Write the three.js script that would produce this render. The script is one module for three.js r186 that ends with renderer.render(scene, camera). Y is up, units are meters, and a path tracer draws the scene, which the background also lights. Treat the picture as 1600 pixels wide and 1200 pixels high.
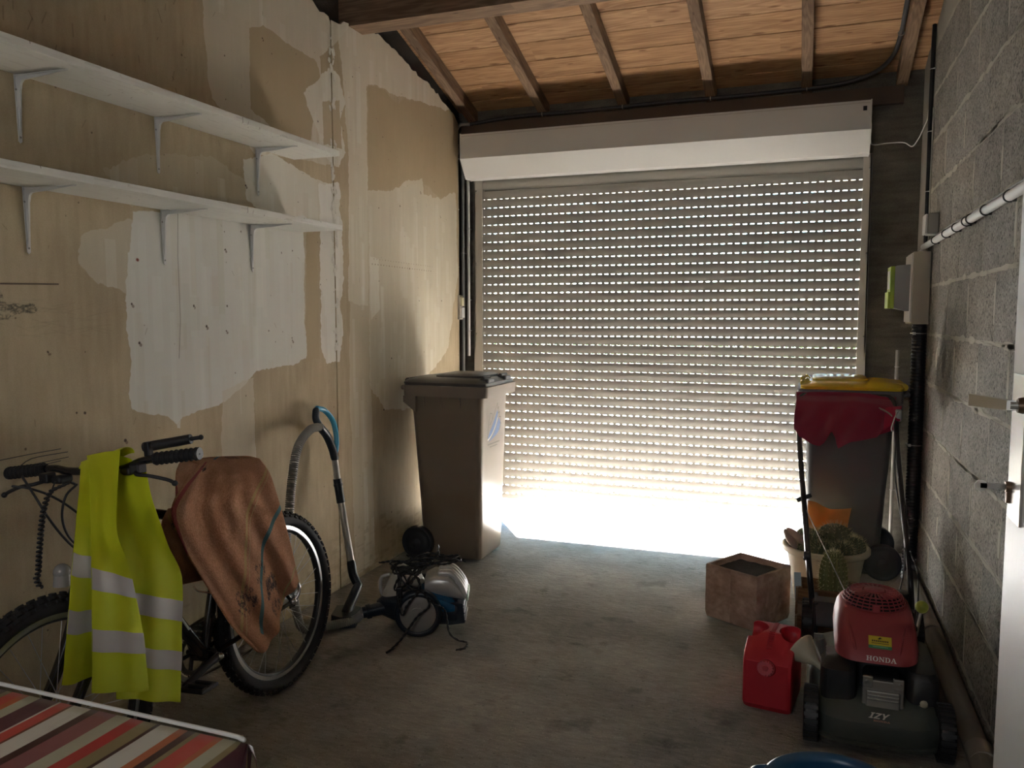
import * as THREE from 'three';
import { TextGeometry } from 'three/addons/geometries/TextGeometry.js';
import { FontLoader } from 'three/addons/loaders/FontLoader.js';
import { RoundedBoxGeometry } from 'three/addons/geometries/RoundedBoxGeometry.js';
import { mergeGeometries, mergeVertices, toCreasedNormals } from 'three/addons/utils/BufferGeometryUtils.js';
import { Brush, Evaluator, SUBTRACTION } from 'three-bvh-csg';
import { Sky } from 'three/addons/objects/Sky.js';
import { RectAreaLightUniformsLib } from 'three/addons/lights/RectAreaLightUniformsLib.js';

// ---------------------------------------------------------------- camera, sky, sun, exposure
const scene = new THREE.Scene();
const camera = new THREE.PerspectiveCamera(51.2, 4 / 3, 0.05, 300);
camera.position.set(0, 1.45, 0);
camera.rotation.order = 'YXZ';
camera.rotation.set(THREE.MathUtils.degToRad(-4.8), THREE.MathUtils.degToRad(20.1), 0);

const renderer = new THREE.WebGLRenderer({ antialias: true });
renderer.toneMapping = THREE.LinearToneMapping;
renderer.toneMappingExposure = 3.8;
renderer.shadowMap.enabled = true;
renderer.shadowMap.type = THREE.PCFSoftShadowMap;

// the sun stands low outside the roller shutter and reaches in only under its bottom rail
const SUN_AZ = THREE.MathUtils.degToRad(34), SUN_PROFILE = 0.335;
const sunTravel = new THREE.Vector3(Math.sin(SUN_AZ), -SUN_PROFILE * Math.cos(SUN_AZ), Math.cos(SUN_AZ)).normalize();
const sun = new THREE.DirectionalLight(new THREE.Color(1.0, 1.0, 0.99), 180);
sun.position.copy(sunTravel).multiplyScalar(-14).add(new THREE.Vector3(-1, 0, -5));
sun.target.position.set(-1, 0, -5);
sun.shadow.mapSize.set(4096, 4096);
Object.assign(sun.shadow.camera, { left: -8, right: 8, top: 8, bottom: -8, near: 1, far: 40 });
scene.add(sun, sun.target);

// added fill light behind the camera, brightens the dark foreground
RectAreaLightUniformsLib.init();
const addedFillLight = new THREE.RectAreaLight(new THREE.Color(0.97, 0.985, 1.0), 1.05, 1.3, 1.0);
addedFillLight.position.set(-0.75, 1.8, 1.37);
addedFillLight.lookAt(-0.75, 1.8, -4);
scene.add(addedFillLight);

const sky = new Sky();
sky.name = 'sky';
sky.scale.setScalar(1000);
sky.material.uniforms.turbidity.value = 4;
sky.material.uniforms.rayleigh.value = 1.6;
sky.material.uniforms.mieCoefficient.value = 0.004;
sky.material.uniforms.mieDirectionalG.value = 0.7;
sky.material.uniforms.sunPosition.value.copy(sunTravel).multiplyScalar(-1).setY(0.5);
scene.add(sky);
scene.environmentIntensity = 0.8;

// ---------------------------------------------------------------- helpers
let seed = 12345;
const rnd = () => { seed |= 0; seed = (seed + 0x6d2b79f5) | 0; let t = Math.imul(seed ^ (seed >>> 15), 1 | seed); t = (t + Math.imul(t ^ (t >>> 7), 61 | t)) ^ t; return ((t ^ (t >>> 14)) >>> 0) / 4294967296; };
const rr = (a, b) => a + (b - a) * rnd();
const V = (x, y, z) => new THREE.Vector3(x, y, z);
const PI = Math.PI, R = THREE.MathUtils.degToRad;
const counts = {};
const numbered = (n) => { const k = counts[n] = (counts[n] ?? -1) + 1; return k ? n + '_' + String(k).padStart(3, '0') : n; };
function M(color, roughness = 0.6, extra = {}) {
  const phys = ['clearcoat', 'sheen', 'transmission', 'anisotropy', 'ior', 'specularIntensity'].some((k) => k in extra);
  const m = new (phys ? THREE.MeshPhysicalMaterial : THREE.MeshStandardMaterial)({ roughness, ...extra });
  if (color !== null) Array.isArray(color) ? m.color.setRGB(...color) : m.color.set(color);
  return m;
}
const clean = (g) => { let h = g.index ? g.toNonIndexed() : g.clone(); for (const k of Object.keys(h.attributes)) if (!['position', 'normal', 'uv'].includes(k)) h.deleteAttribute(k); if (!h.attributes.normal) h.computeVertexNormals(); if (!h.attributes.uv) h.setAttribute('uv', new THREE.BufferAttribute(new Float32Array(h.attributes.position.count * 2), 2)); h.morphAttributes = {}; h.groups = []; return h; };
const merge = (...gs) => mergeGeometries(gs.flat(9).map(clean), false);
function part(name, geo, mat, parent) {
  const m = new THREE.Mesh(Array.isArray(geo) ? merge(geo) : geo, mat);
  m.name = name; parent.add(m); return m;
}
function tag(o, label, category, group) { o.userData.label = label; o.userData.category = category; if (group) o.userData.group = group; return o; }
function thing(name, label, category, [x, y, z] = [0, 0, 0], turn = 0, group) {
  const o = new THREE.Group(); o.name = numbered(name); o.position.set(x, y, z); o.rotation.y = turn; scene.add(o);
  return tag(o, label, category, group);
}
function solo(name, label, category, geo, mat, group) { return tag(part(numbered(name), geo, mat, scene), label, category, group); }
function struct(name, geo, mat, label, category = 'structure') {
  const m = geo ? part(name, geo, mat, scene) : new THREE.Group();
  if (!geo) { m.name = name; scene.add(m); }
  m.userData.kind = 'structure'; m.userData.label = label; m.userData.category = category; return m;
}
const mv = (g, x = 0, y = 0, z = 0) => g.translate(x, y, z);
const box = (w, h, d, x = 0, y = 0, z = 0, r = 0, seg = 2) => (r ? new RoundedBoxGeometry(w, h, d, seg, r) : new THREE.BoxGeometry(w, h, d)).translate(x, y, z);
const bx = (x0, x1, y0, y1, z0, z1, r = 0, seg = 2) => box(x1 - x0, y1 - y0, z1 - z0, (x0 + x1) / 2, (y0 + y1) / 2, (z0 + z1) / 2, r, seg);
const cyl = (r0, r1, h, n = 24, open = false) => new THREE.CylinderGeometry(r0, r1, h, n, 1, open);
function rod(a, b, r, r2 = r, n = 10) {           // capped cylinder from a to b
  const A = Array.isArray(a) ? V(...a) : a, B = Array.isArray(b) ? V(...b) : b, d = B.clone().sub(A), L = d.length();
  const g = new THREE.CylinderGeometry(r2, r, L, n); g.translate(0, L / 2, 0);
  g.applyQuaternion(new THREE.Quaternion().setFromUnitVectors(V(0, 1, 0), d.normalize())); return g.translate(A.x, A.y, A.z);
}
const ball = (r, x = 0, y = 0, z = 0, n = 12) => new THREE.SphereGeometry(r, n, Math.max(6, n * 0.7 | 0)).translate(x, y, z);
const curve = (pts, closed = false, t = 0.5) => new THREE.CatmullRomCurve3(pts.map((p) => Array.isArray(p) ? V(...p) : p), closed, 'catmullrom', t);
const tube = (pts, r, n = 32, k = 8, closed = false) => {
  const c = pts.getPointAt ? pts : curve(pts, closed), g = new THREE.TubeGeometry(c, n, r, k, closed);
  if (closed) return g;
  const a = c.getPointAt(0), b = c.getPointAt(1), s = [a, b].map((p) => new THREE.SphereGeometry(r, k, 6).translate(p.x, p.y, p.z));
  return merge(g, s);
};
const lathe = (pts, n = 32) => new THREE.LatheGeometry(pts.map(([x, y]) => new THREE.Vector2(x, y)), n);
const poly = (pts) => new THREE.Shape(pts.map(([x, y]) => new THREE.Vector2(x, y)));
function prism(pts, depth, bevel = 0, steps = 1) {  // outline in x,y pushed along +z
  return new THREE.ExtrudeGeometry(pts instanceof THREE.Shape ? pts : poly(pts), { depth: depth - 2 * bevel, bevelEnabled: bevel > 0, bevelThickness: bevel, bevelSize: bevel, bevelOffset: -bevel, bevelSegments: 2, steps }).translate(0, 0, bevel);
}
const alongX = (g) => g.rotateY(PI / 2);            // x,y outline (x means -z) pushed along +x
function grid(fn, nu, nv, thick = 0) {              // a sheet fn(u,v)->Vector3; thick gives it a second face and a rim
  const pos = [], uv = [], idx = [], P = [];
  for (let j = 0; j <= nv; j++) for (let i = 0; i <= nu; i++) P.push(fn(i / nu, j / nv));
  const W = nu + 1, at = (i, j) => P[Math.min(nv, Math.max(0, j)) * W + Math.min(nu, Math.max(0, i))];
  const N = P.map((_, k) => { const i = k % W, j = k / W | 0; return at(i + 1, j).clone().sub(at(i - 1, j)).cross(at(i, j + 1).clone().sub(at(i, j - 1))).normalize(); });
  const put = (off) => P.forEach((p, k) => { pos.push(p.x + N[k].x * off, p.y + N[k].y * off, p.z + N[k].z * off); uv.push((k % W) / nu, (k / W | 0) / nv); });
  put(thick / 2);
  const quad = (a, b, c, d) => idx.push(a, b, c, a, c, d);
  for (let j = 0; j < nv; j++) for (let i = 0; i < nu; i++) { const a = j * W + i; quad(a, a + 1, a + 1 + W, a + W); }
  if (thick) {
    const o = P.length; put(-thick / 2);
    for (let j = 0; j < nv; j++) for (let i = 0; i < nu; i++) { const a = o + j * W + i; quad(a, a + W, a + 1 + W, a + 1); }
    for (let i = 0; i < nu; i++) { quad(i + 1, i, o + i, o + i + 1); const a = nv * W + i; quad(a, a + 1, o + a + 1, o + a); }
    for (let j = 0; j < nv; j++) { const a = j * W; quad(a, a + W, o + a + W, o + a); const b = a + nu; quad(b + W, b, o + b, o + b + W); }
  }
  const g = new THREE.BufferGeometry();
  g.setAttribute('position', new THREE.Float32BufferAttribute(pos, 3)); g.setAttribute('uv', new THREE.Float32BufferAttribute(uv, 2)); g.setIndex(idx); g.computeVertexNormals(); return g;
}
// loft: closed rings of points joined into a skin with end caps
function loft(rings, capA = true, capB = true) {
  const n = rings[0].length, pos = [], uv = [], idx = [];
  rings.forEach((r, j) => r.forEach((p, i) => { pos.push(p[0], p[1], p[2]); uv.push(i / n, j / (rings.length - 1)); }));
  for (let j = 0; j < rings.length - 1; j++) for (let i = 0; i < n; i++) { const a = j * n + i, b = j * n + (i + 1) % n; idx.push(a, b, b + n, a, b + n, a + n); }
  const cap = (j, flip) => { const c = [0, 1, 2].map((k) => rings[j].reduce((s, p) => s + p[k], 0) / n), o = pos.length / 3; pos.push(...c); uv.push(0.5, 0.5); for (let i = 0; i < n; i++) { const a = j * n + i, b = j * n + (i + 1) % n; flip ? idx.push(o, b, a) : idx.push(o, a, b); } };
  if (capA) cap(0, true); if (capB) cap(rings.length - 1, false);
  let g = new THREE.BufferGeometry(); g.setAttribute('position', new THREE.Float32BufferAttribute(pos, 3)); g.setAttribute('uv', new THREE.Float32BufferAttribute(uv, 2)); g.setIndex(idx);
  return toCreasedNormals(g, 0.7);
}
// rounded rectangle ring in x,z at height y
function rrect(cx, cz, w, d, r, y, k = 4) {
  const out = [];
  for (const [sx, sz, a0] of [[1, 1, 0], [-1, 1, 90], [-1, -1, 180], [1, -1, 270]]) for (let i = 0; i <= k; i++) { const a = R(a0 + 90 * i / k); out.push([cx + sx * (w / 2 - r) + r * Math.cos(a), y, cz + sz * (d / 2 - r) + r * Math.sin(a)]); }
  return out.reverse();
}
// value noise
const hash = (x, y, s = 0) => { let h = Math.imul(x | 0, 374761393) + Math.imul(y | 0, 668265263) + Math.imul(s | 0, 2147483647 ^ 0x51ab); h = Math.imul(h ^ (h >>> 13), 1274126177); return ((h ^ (h >>> 16)) >>> 0) / 4294967296; };
const vnoise = (x, y, s = 0) => { const i = Math.floor(x), j = Math.floor(y), fx = x - i, fy = y - j, u = fx * fx * (3 - 2 * fx), v = fy * fy * (3 - 2 * fy); return (hash(i, j, s) * (1 - u) + hash(i + 1, j, s) * u) * (1 - v) + (hash(i, j + 1, s) * (1 - u) + hash(i + 1, j + 1, s) * u) * v; };
const fbm = (x, y, o = 4, s = 0) => { let a = 0.5, t = 0, n = 0; for (let i = 0; i < o; i++) { t += a * vnoise(x, y, s + i); n += a; x *= 2.03; y *= 2.03; a *= 0.5; } return t / n; };
function canvasTex(w, h, draw, srgb = true) {
  const c = document.createElement('canvas'); c.width = w; c.height = h; draw(c.getContext('2d'), w, h);
  const t = new THREE.CanvasTexture(c); if (srgb) t.colorSpace = THREE.SRGBColorSpace; t.wrapS = t.wrapT = THREE.RepeatWrapping; return t;
}
function dataTex(w, h, fn, srgb = true, n = 4) {     // fn(x,y) -> [r,g,b] 0..255
  const d = new Uint8Array(w * h * 4);
  for (let y = 0; y < h; y++) for (let x = 0; x < w; x++) { const c = fn(x, y), o = (y * w + x) * 4; d[o] = c[0]; d[o + 1] = c[1] ?? c[0]; d[o + 2] = c[2] ?? c[0]; d[o + 3] = 255; }
  const t = new THREE.DataTexture(d, w, h); t.magFilter = THREE.LinearFilter; t.minFilter = THREE.LinearFilter; t.wrapS = t.wrapT = THREE.RepeatWrapping; if (srgb) t.colorSpace = THREE.SRGBColorSpace; t.needsUpdate = true; return t;
}
const scaled = (t, sx, sy, ox = 0, oy = 0) => { const c = t.clone(); c.repeat.set(sx, sy); c.offset.set(ox, oy); c.needsUpdate = true; return c; };

// ---------------------------------------------------------------- room shell (metres; camera stands over the origin)
const XL = -2.3, XR = 0.615, ZD = -5.35, ZB = 1.4, SLOPE = 0.3;
const roofY = (z) => 2.89 + SLOPE * (z - ZD);        // underside of the roof boards
// tiling noise helpers for textures
const tn = (x, y, p, s) => { const i = Math.floor(x), j = Math.floor(y), fx = x - i, fy = y - j, u = fx * fx * (3 - 2 * fx), v = fy * fy * (3 - 2 * fy), m = (a) => ((a % p) + p) % p; return (hash(m(i), m(j), s) * (1 - u) + hash(m(i + 1), m(j), s) * u) * (1 - v) + (hash(m(i), m(j + 1), s) * (1 - u) + hash(m(i + 1), m(j + 1), s) * u) * v; };
const tfbm = (u, v, p, o, s) => { let a = 0.5, t = 0, n = 0; for (let i = 0; i < o; i++) { t += a * tn(u * p, v * p, p, s + i * 7); n += a; a *= 0.55; p *= 2; } return t / n; };

// floor: rough brushed concrete with grit
const floorCol = dataTex(1024, 1024, (x, y) => {
  const u = x / 1024, v = y / 1024, a = tfbm(u, v, 5, 6, 3), s = tn(u * 48, v * 190, 9600, 41) * 0.6 + tn(u * 110, v * 380, 9600, 43) * 0.4, g = hash(x, y, 9), k = tfbm(u, v, 14, 4, 77), st = tfbm(u, v, 3, 3, 99);
  let l = 136 + (a - 0.5) * 62 + (s - 0.5) * 30 + (g - 0.5) * 26 + (st - 0.5) * 26;
  if (k > 0.66) l -= (k - 0.66) * 150;
  if (hash(x >> 1, y, 21) > 0.9955) l += 62;
  if (hash(x >> 2, y >> 1, 22) > 0.9965) l -= 55;
  return [l * 1.02, l * 0.975, l * 0.925].map((c) => Math.max(10, Math.min(250, c)));
});
const floorBump = dataTex(1024, 1024, (x, y) => {
  const u = x / 1024, v = y / 1024, a = tfbm(u, v, 24, 5, 103), s = tn(u * 40, v * 170, 9600, 141) * 0.6 + tn(u * 90, v * 340, 9600, 151) * 0.4;
  let l = a * 130 + s * 80 + hash(x, y, 55) * 40;
  if (hash(x >> 2, y >> 1, 61) > 0.995) l += 70;
  return [Math.max(0, Math.min(255, l))];
}, false);
const floorMat = M(null, 0.78, { map: scaled(floorCol, 0.62, 0.62), bumpMap: scaled(floorBump, 0.62, 0.62), bumpScale: 0.007 });
const slab = (x0, x1, z0, z1, y0, y1) => {           // slab with uv in metres
  const g = bx(x0, x1, y0, y1, z0, z1), p = g.attributes.position, uv = g.attributes.uv, n = g.attributes.normal;
  for (let i = 0; i < p.count; i++) Math.abs(n.getY(i)) > 0.5 ? uv.setXY(i, p.getX(i), p.getZ(i)) : Math.abs(n.getX(i)) > 0.5 ? uv.setXY(i, p.getZ(i), p.getY(i)) : uv.setXY(i, p.getX(i), p.getY(i));
  return g;
};
struct('floor', slab(XL - 0.3, XR + 0.3, -5.56, ZB + 0.2, -0.15, 0), floorMat, 'rough grey brushed concrete garage floor', 'floor');
const driveMat = M([0.3, 0.295, 0.28], 0.9, { bumpMap: scaled(floorBump, 0.8, 0.8), bumpScale: 0.006 });
struct('driveway', slab(-14, 12, -26, -5.56, -0.17, -0.02), driveMat, 'pale sunlit concrete driveway outside the shutter', 'driveway');

// concrete of the door wall
const concCol = dataTex(512, 512, (x, y) => {
  const u = x / 512, v = y / 512, a = tfbm(u, v, 4, 6, 203), b = tfbm(u, (v * 6) % 1, 6, 3, 241), g = hash(x, y, 209);
  let l = 104 + (a - 0.5) * 70 + (b - 0.5) * 34 + (g - 0.5) * 22; return [l * 1.03, l * 0.98, l * 0.88];
});
const concMat = M(null, 0.92, { map: scaled(concCol, 0.9, 0.9), bumpMap: scaled(floorBump, 1.5, 1.5), bumpScale: 0.004 });
const OPX0 = -2.2, OPX1 = 0.31, OPY = 2.285;
{
  const top = roofY(ZD) + 0.06;
  const w = prism([[XL - 0.2, 0], [OPX0, 0], [OPX0, OPY], [OPX1, OPY], [OPX1, 0], [XR + 0.2, 0], [XR + 0.2, top], [XL - 0.2, top]], 0.2);
  struct('wall_front', w.translate(0, 0, ZD - 0.2), concMat, 'bare grey concrete wall around the roller shutter opening', 'wall');
  struct('trim_1', slab(XL - 0.02, 0.5, ZD, ZD + 0.045, 2.7, 2.8), M([0.12, 0.085, 0.06], 0.8), 'dark wooden wall plate under the rafters', 'trim');
}
// masonry behind the dry lining, left; smooth gable up to the roof
{
  const zs = [ZD - 0.2, ZB + 0.2], outline = [[-zs[0], 0], [-zs[0], roofY(zs[0]) + 0.05], [-zs[1], roofY(zs[1]) + 0.05], [-zs[1], 0]];
  const shell = () => prism(outline, 0.2).rotateY(PI / 2); // x outline = -z
  const wl = struct('wall_left', null, null, 'dry-lined garage wall of patched plasterboard', 'wall');
  part('masonry', shell().translate(XL - 0.26, 0, 0), M([0.085, 0.072, 0.06], 0.95, { bumpMap: scaled(floorBump, 1.2, 1.2), bumpScale: 0.01 }), wl);
  const wr = struct('wall_right', null, null, 'grey hollow-block wall with pale smeared mortar joints', 'wall');
  part('mortar', shell().translate(XR + 0.0012, 0, 0), M([0.35, 0.32, 0.265], 0.95, { bumpMap: scaled(floorBump, 2, 2), bumpScale: 0.006 }), wr);
  // blocks, each with its own worn edge; three geometries with offset uv
  const blockCol = dataTex(1024, 1024, (x, y) => {
    const u = x / 1024, v = y / 1024, a = tfbm(u, v, 6, 4, 303), g = tfbm(u, v, 128, 3, 341), h = hash(x, y, 309);
    let l = 132 + (a - 0.5) * 40 + (g - 0.5) * 70 + (h - 0.5) * 30; if (g < 0.33) l -= 34; return [l * 1.0, l * 0.975, l * 0.92].map((c) => Math.max(6, Math.min(250, c)));
  });
  const blockBump = dataTex(512, 512, (x, y) => { const u = x / 512, v = y / 512, g = tfbm(u, v, 96, 3, 341); return [Math.max(0, Math.min(255, (g - 0.25) * 330))]; }, false);
  const bm = [0, 1, 2, 3].map((i) => M([[1, 1, 1], [0.93, 0.92, 0.9], [1, 0.97, 0.92], [0.86, 0.86, 0.85]][i], 0.96, { map: scaled(blockCol, 1.1, 1.1, i * 0.27, i * 0.41), bumpMap: scaled(blockBump, 2.2, 2.2, i * 0.2, 0), bumpScale: 0.004 }));
  const RH = 0.2555, L0 = 0.5;
  const bevelled = (len, h) => { // face with chamfered irregular rim
    const g = new RoundedBoxGeometry(0.05, h, len, 1, 0.003), p = g.attributes.position, uv = g.attributes.uv;
    for (let i = 0; i < p.count; i++) uv.setXY(i, p.getZ(i), p.getY(i)); return g;
  };
  const gFull = bevelled(L0 - 0.011, RH - 0.013), cache = {};
  for (let r = -4; r < 12; r++) {
    const yb = 0.845 + RH * r, off = r & 1 ? 0.02 : 0.27;
    for (let k = -14; k < 4; k++) {
      let z0 = k * L0 - off + 0.06, z1 = z0 + L0; if (z1 > ZB - 0.02 || z0 < -4.97) { z0 = Math.max(z0, -4.97); z1 = Math.min(z1, ZB); if (z1 - z0 < 0.06) continue; }
      let y0 = Math.max(yb, 0.0), y1 = yb + RH; if (y1 < 0.05) continue; if (y1 > roofY(z0) - 0.02) continue;
      const key = (z1 - z0).toFixed(3) + (y1 - y0).toFixed(3);
      const g = Math.abs(z1 - z0 - L0) < 1e-6 && Math.abs(y1 - y0 - RH) < 1e-6 ? gFull : cache[key] ??= bevelled(z1 - z0 - 0.011, y1 - y0 - 0.013);
      const m = part('block', g, bm[Math.floor(rnd() * 4)], wr); m.position.set(XR + 0.025 + rr(-0.0009, 0.0004), (y0 + y1) / 2, (z0 + z1) / 2); m.rotation.y = rr(-0.001, 0.001);
    }
  }
  // mortar squeezed out of the bed joints and smeared over the block faces
  const smearM = M([0.4, 0.365, 0.3], 0.95, { bumpMap: scaled(floorBump, 2, 2), bumpScale: 0.004 }), smears = [];
  for (let r = -3; r < 11; r++) for (let z = -4.95; z < 0.6; z += rr(0.05, 0.16)) { if (rnd() < 0.2) continue; const y = 0.845 + RH * r, w = rr(0.07, 0.24), h = rr(0.012, 0.034), pts = []; for (let i = 0; i < 9; i++) { const a = i / 9 * 2 * PI; pts.push([Math.cos(a) * w / 2 * rr(0.75, 1.1), Math.sin(a) * h / 2 * rr(0.6, 1.2)]); } smears.push(prism(pts, 0.0014).rotateY(-PI / 2).translate(XR - 0.0002, y + rr(-0.005, 0.003), z)); }
  for (let r = -3; r < 11; r++) for (let k = -10; k < 2; k++) { if (rnd() < 0.25) continue; const z = k * L0 - (r & 1 ? 0.02 : 0.27) + 0.06, pts = [], w = rr(0.014, 0.04), h = rr(0.1, 0.24); if (z < -4.93) continue; for (let i = 0; i < 12; i++) { const a = i / 12 * 2 * PI; pts.push([Math.sign(Math.cos(a)) * Math.abs(Math.cos(a)) ** 0.5 * w / 2 * rr(0.7, 1.15), Math.sin(a) * h / 2 * rr(0.85, 1)]); } smears.push(prism(pts, 0.0014).rotateY(-PI / 2).translate(XR - 0.0002, 0.845 + RH * (r + 0.5) + rr(-0.02, 0.02), z + rr(-0.008, 0.008))); }
  part('mortar_smears', smears, smearM, wr).userData.kind = 'stuff';
  // cast concrete corner post
  part('concrete_post', slab(XR - 0.006, XR + 0.15, ZD, -4.98, 0, roofY(ZD) + 0.05), M([0.33, 0.3, 0.25], 0.9, { bumpMap: scaled(floorBump, 1.5, 1.5), bumpScale: 0.006 }), wr);
  { const o = poly([[XL - 0.3, 0], [XR + 0.3, 0], [XR + 0.3, roofY(ZB) + 0.3], [XL - 0.3, roofY(ZB) + 0.3]]); o.holes.push(new THREE.Path([[-1.4, 1.3], [-1.4, 2.3], [-0.1, 2.3], [-0.1, 1.3]].map((p) => new THREE.Vector2(...p))));  // opening cut for the added fill window
    struct('wall_back', prism(o, 0.2).translate(0, 0, ZB), M([0.42, 0.39, 0.34], 0.9), 'plain rendered wall behind the camera with an added fill window', 'wall'); }
  const addedWin = struct('window_1', null, null, 'added frosted window behind the camera, made up for fill light', 'window');  // made-up window, added to carry the fill light
  for (const [a, b, c, d] of [[-1.4, -1.34, 1.3, 2.3], [-0.16, -0.1, 1.3, 2.3], [-1.34, -0.16, 1.3, 1.36], [-1.34, -0.16, 2.24, 2.3], [-0.775, -0.725, 1.36, 2.24]]) part('added_window_frame', bx(a, b, c, d, ZB + 0.02, ZB + 0.08, 0.004), M([0.7, 0.69, 0.66], 0.5), addedWin);
  for (const [a, b] of [[-1.34, -0.775], [-0.725, -0.16]]) part('added_glowing_pane', bx(a, b, 1.36, 2.24, ZB + 0.045, ZB + 0.051), M([0.8, 0.8, 0.78], 0.6, { emissive: new THREE.Color(0.97, 0.985, 1), emissiveIntensity: 0.15 }), addedWin);  // panes glow as part of the added fill
}
// plasterboard panels on the left wall, painted with filler patches where the photo shows them
const WX0 = 1.2, WW = 4.2, WH = 3.15, WPX = 2048, WPY = 1536;
const toPx = ([s, y]) => [(s - WX0) / WW * WPX, (1 - y / WH) * WPY];

const wallTex = canvasTex(WPX, WPY, (c, w, h) => {
  const im = c.createImageData(w, h), d = im.data;
  for (let y = 0; y < h; y++) for (let x = 0; x < w; x++) {
    const a = fbm(x / 160, y / 160, 4, 11), b = fbm(x / 9, y / 60, 3, 31), g = hash(x, y, 5), k = (a - 0.5) * 34 + (b - 0.5) * 16 + (g - 0.5) * 9, o = (y * w + x) * 4;
    d[o] = 178 + k; d[o + 1] = 161 + k; d[o + 2] = 132 + k * 0.9; d[o + 3] = 255;
  }
  c.putImageData(im, 0, 0);
  const path = (pts, amp) => {                     // polygon with a trowelled, ragged outline
    const P = pts.map(toPx), q = [];
    P.forEach((p, i) => { const n = P[(i + 1) % P.length], L = Math.hypot(n[0] - p[0], n[1] - p[1]), k = Math.max(1, L / 4 | 0); for (let j = 0; j < k; j++) { const t = j / k, x = p[0] + (n[0] - p[0]) * t, y = p[1] + (n[1] - p[1]) * t; q.push([x + ((fbm(x / 40, y / 40, 2, 71) - 0.5) * 1.6 + (fbm(x / 7, y / 7, 2, 73) - 0.5) * 0.8) * amp, y + ((fbm(x / 40, y / 40, 2, 91) - 0.5) * 1.6 + (fbm(x / 7, y / 7, 2, 93) - 0.5) * 0.8) * amp]); } });
    c.beginPath(); q.forEach((p, i) => i ? c.lineTo(p[0], p[1]) : c.moveTo(p[0], p[1])); c.closePath(); return P;
  };
  const filler = (pts, col = '214,213,206', al = 0.92, amp = 7, streaks = 1) => {
    c.save(); const P = path(pts, amp); c.fillStyle = `rgba(${col},${al})`; c.fill(); c.clip();
    const xs = P.map((p) => p[0]), ys = P.map((p) => p[1]), x0 = Math.min(...xs), x1 = Math.max(...xs), y0 = Math.min(...ys), y1 = Math.max(...ys);
    for (let i = 0; i < (x1 - x0) * (y1 - y0) / 2600 * streaks; i++) { const x = x0 + rnd() * (x1 - x0), y = y0 + rnd() * (y1 - y0), ww = rr(3, 26), hh = rr(30, 220); c.fillStyle = rnd() < 0.5 ? `rgba(232,231,224,${rr(0.05, 0.22)})` : `rgba(188,178,156,${rr(0.04, 0.2)})`; c.fillRect(x, y, ww, hh); }
    c.restore();
  };
  const bare = (pts, al = 0.9, amp = 7) => { c.save(); path(pts, amp); c.fillStyle = `rgba(172,154,122,${al})`; c.fill(); c.clip(); for (let i = 0; i < 240; i++) { c.fillStyle = `rgba(${rnd() < 0.5 ? '188,171,140' : '156,138,108'},0.08)`; c.fillRect(rnd() * w, rnd() * h, rr(4, 60), rr(10, 90)); } c.restore(); };
  // first board, above and between the shelves
  filler([[2.69, 2.76], [3.895, 3.206], [3.791, 2.957], [3.516, 2.73], [3.535, 2.455], [3.674, 2.228], [2.999, 2.167], [2.723, 2.345], [2.699, 2.465], [2.691, 2.612]], '206,198,180', 0.8);
  bare([[2.969, 2.69], [3.076, 2.736], [3.263, 2.713], [3.471, 2.71], [3.503, 2.658], [3.538, 2.55], [3.462, 2.445], [3.425, 2.323], [3.336, 2.23], [2.972, 2.353], [2.971, 2.515]]);
  filler([[2.073, 1.73], [2.283, 1.807], [2.284, 1.531], [2.117, 1.57], [2.038, 1.642]], '206,200,184', 0.55, 10);
  filler([[2.164, 1.963], [2.434, 2.073], [2.711, 2.088], [3.083, 2.012], [2.9, 1.864], [2.27, 1.851]], '204,196,176', 0.35, 12);
  filler([[2.912, 2.124], [3.113, 2.188], [3.333, 2.145], [3.495, 2.122], [3.659, 2.127], [3.664, 1.932], [3.078, 1.898], [2.926, 1.962]], '216,212,202', 0.85);
  filler([[2.284, 1.83], [3.367, 1.931], [3.358, 1.683], [3.342, 1.252], [3.236, 1.221], [2.959, 1.208], [2.892, 1.161], [2.712, 1.081], [2.501, 1.06], [2.469, 1.038], [2.424, 1.069], [2.251, 1.112], [2.247, 1.392], [2.245, 1.576]]);
  filler([[2.467, 1.064], [2.491, 1.061], [2.489, 1.015], [2.472, 1.018]], '214,213,206', 0.8, 3, 0);
  filler([[2.738, 1.141], [2.936, 1.181], [2.943, 0.806], [2.717, 0.844]], '205,197,178', 0.6, 6);
  bare([[3.344, 1.867], [3.458, 1.884], [3.464, 1.24], [3.342, 1.23]], 0.7);
  filler([[3.483, 2.101], [3.671, 2.146], [3.7, 1.702], [3.67, 1.533], [3.683, 1.365], [3.641, 1.215], [3.532, 1.214], [3.483, 1.304], [3.48, 1.69]], '222,219,211', 0.95, 10);
  filler([[3.456, 2.59], [3.601, 2.707], [3.689, 2.684], [3.734, 2.566], [3.682, 2.457], [3.738, 2.305], [3.662, 2.219], [3.5, 2.26], [3.486, 2.351], [3.413, 2.458], [3.373, 2.523]], '214,209,196', 0.9, 10);
  bare([[3.531, 2.523], [3.685, 2.571], [3.702, 2.324], [3.53, 2.313]], 0.8, 6);
  // second board
  filler([[3.67, 2.997], [5.254, 3.369], [5.36, 2.83], [5.086, 2.833], [4.649, 2.79], [4.352, 2.754], [3.981, 2.73], [3.945, 1.503], [3.745, 1.535], [3.769, 2.277], [3.72, 2.693]], '210,202,184', 0.85);
  filler([[3.789, 2.314], [3.976, 2.315], [3.966, 1.503], [3.981, 0.03], [3.77, 0.02], [3.737, 1.089]], '202,193,172', 0.6, 6);
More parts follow.
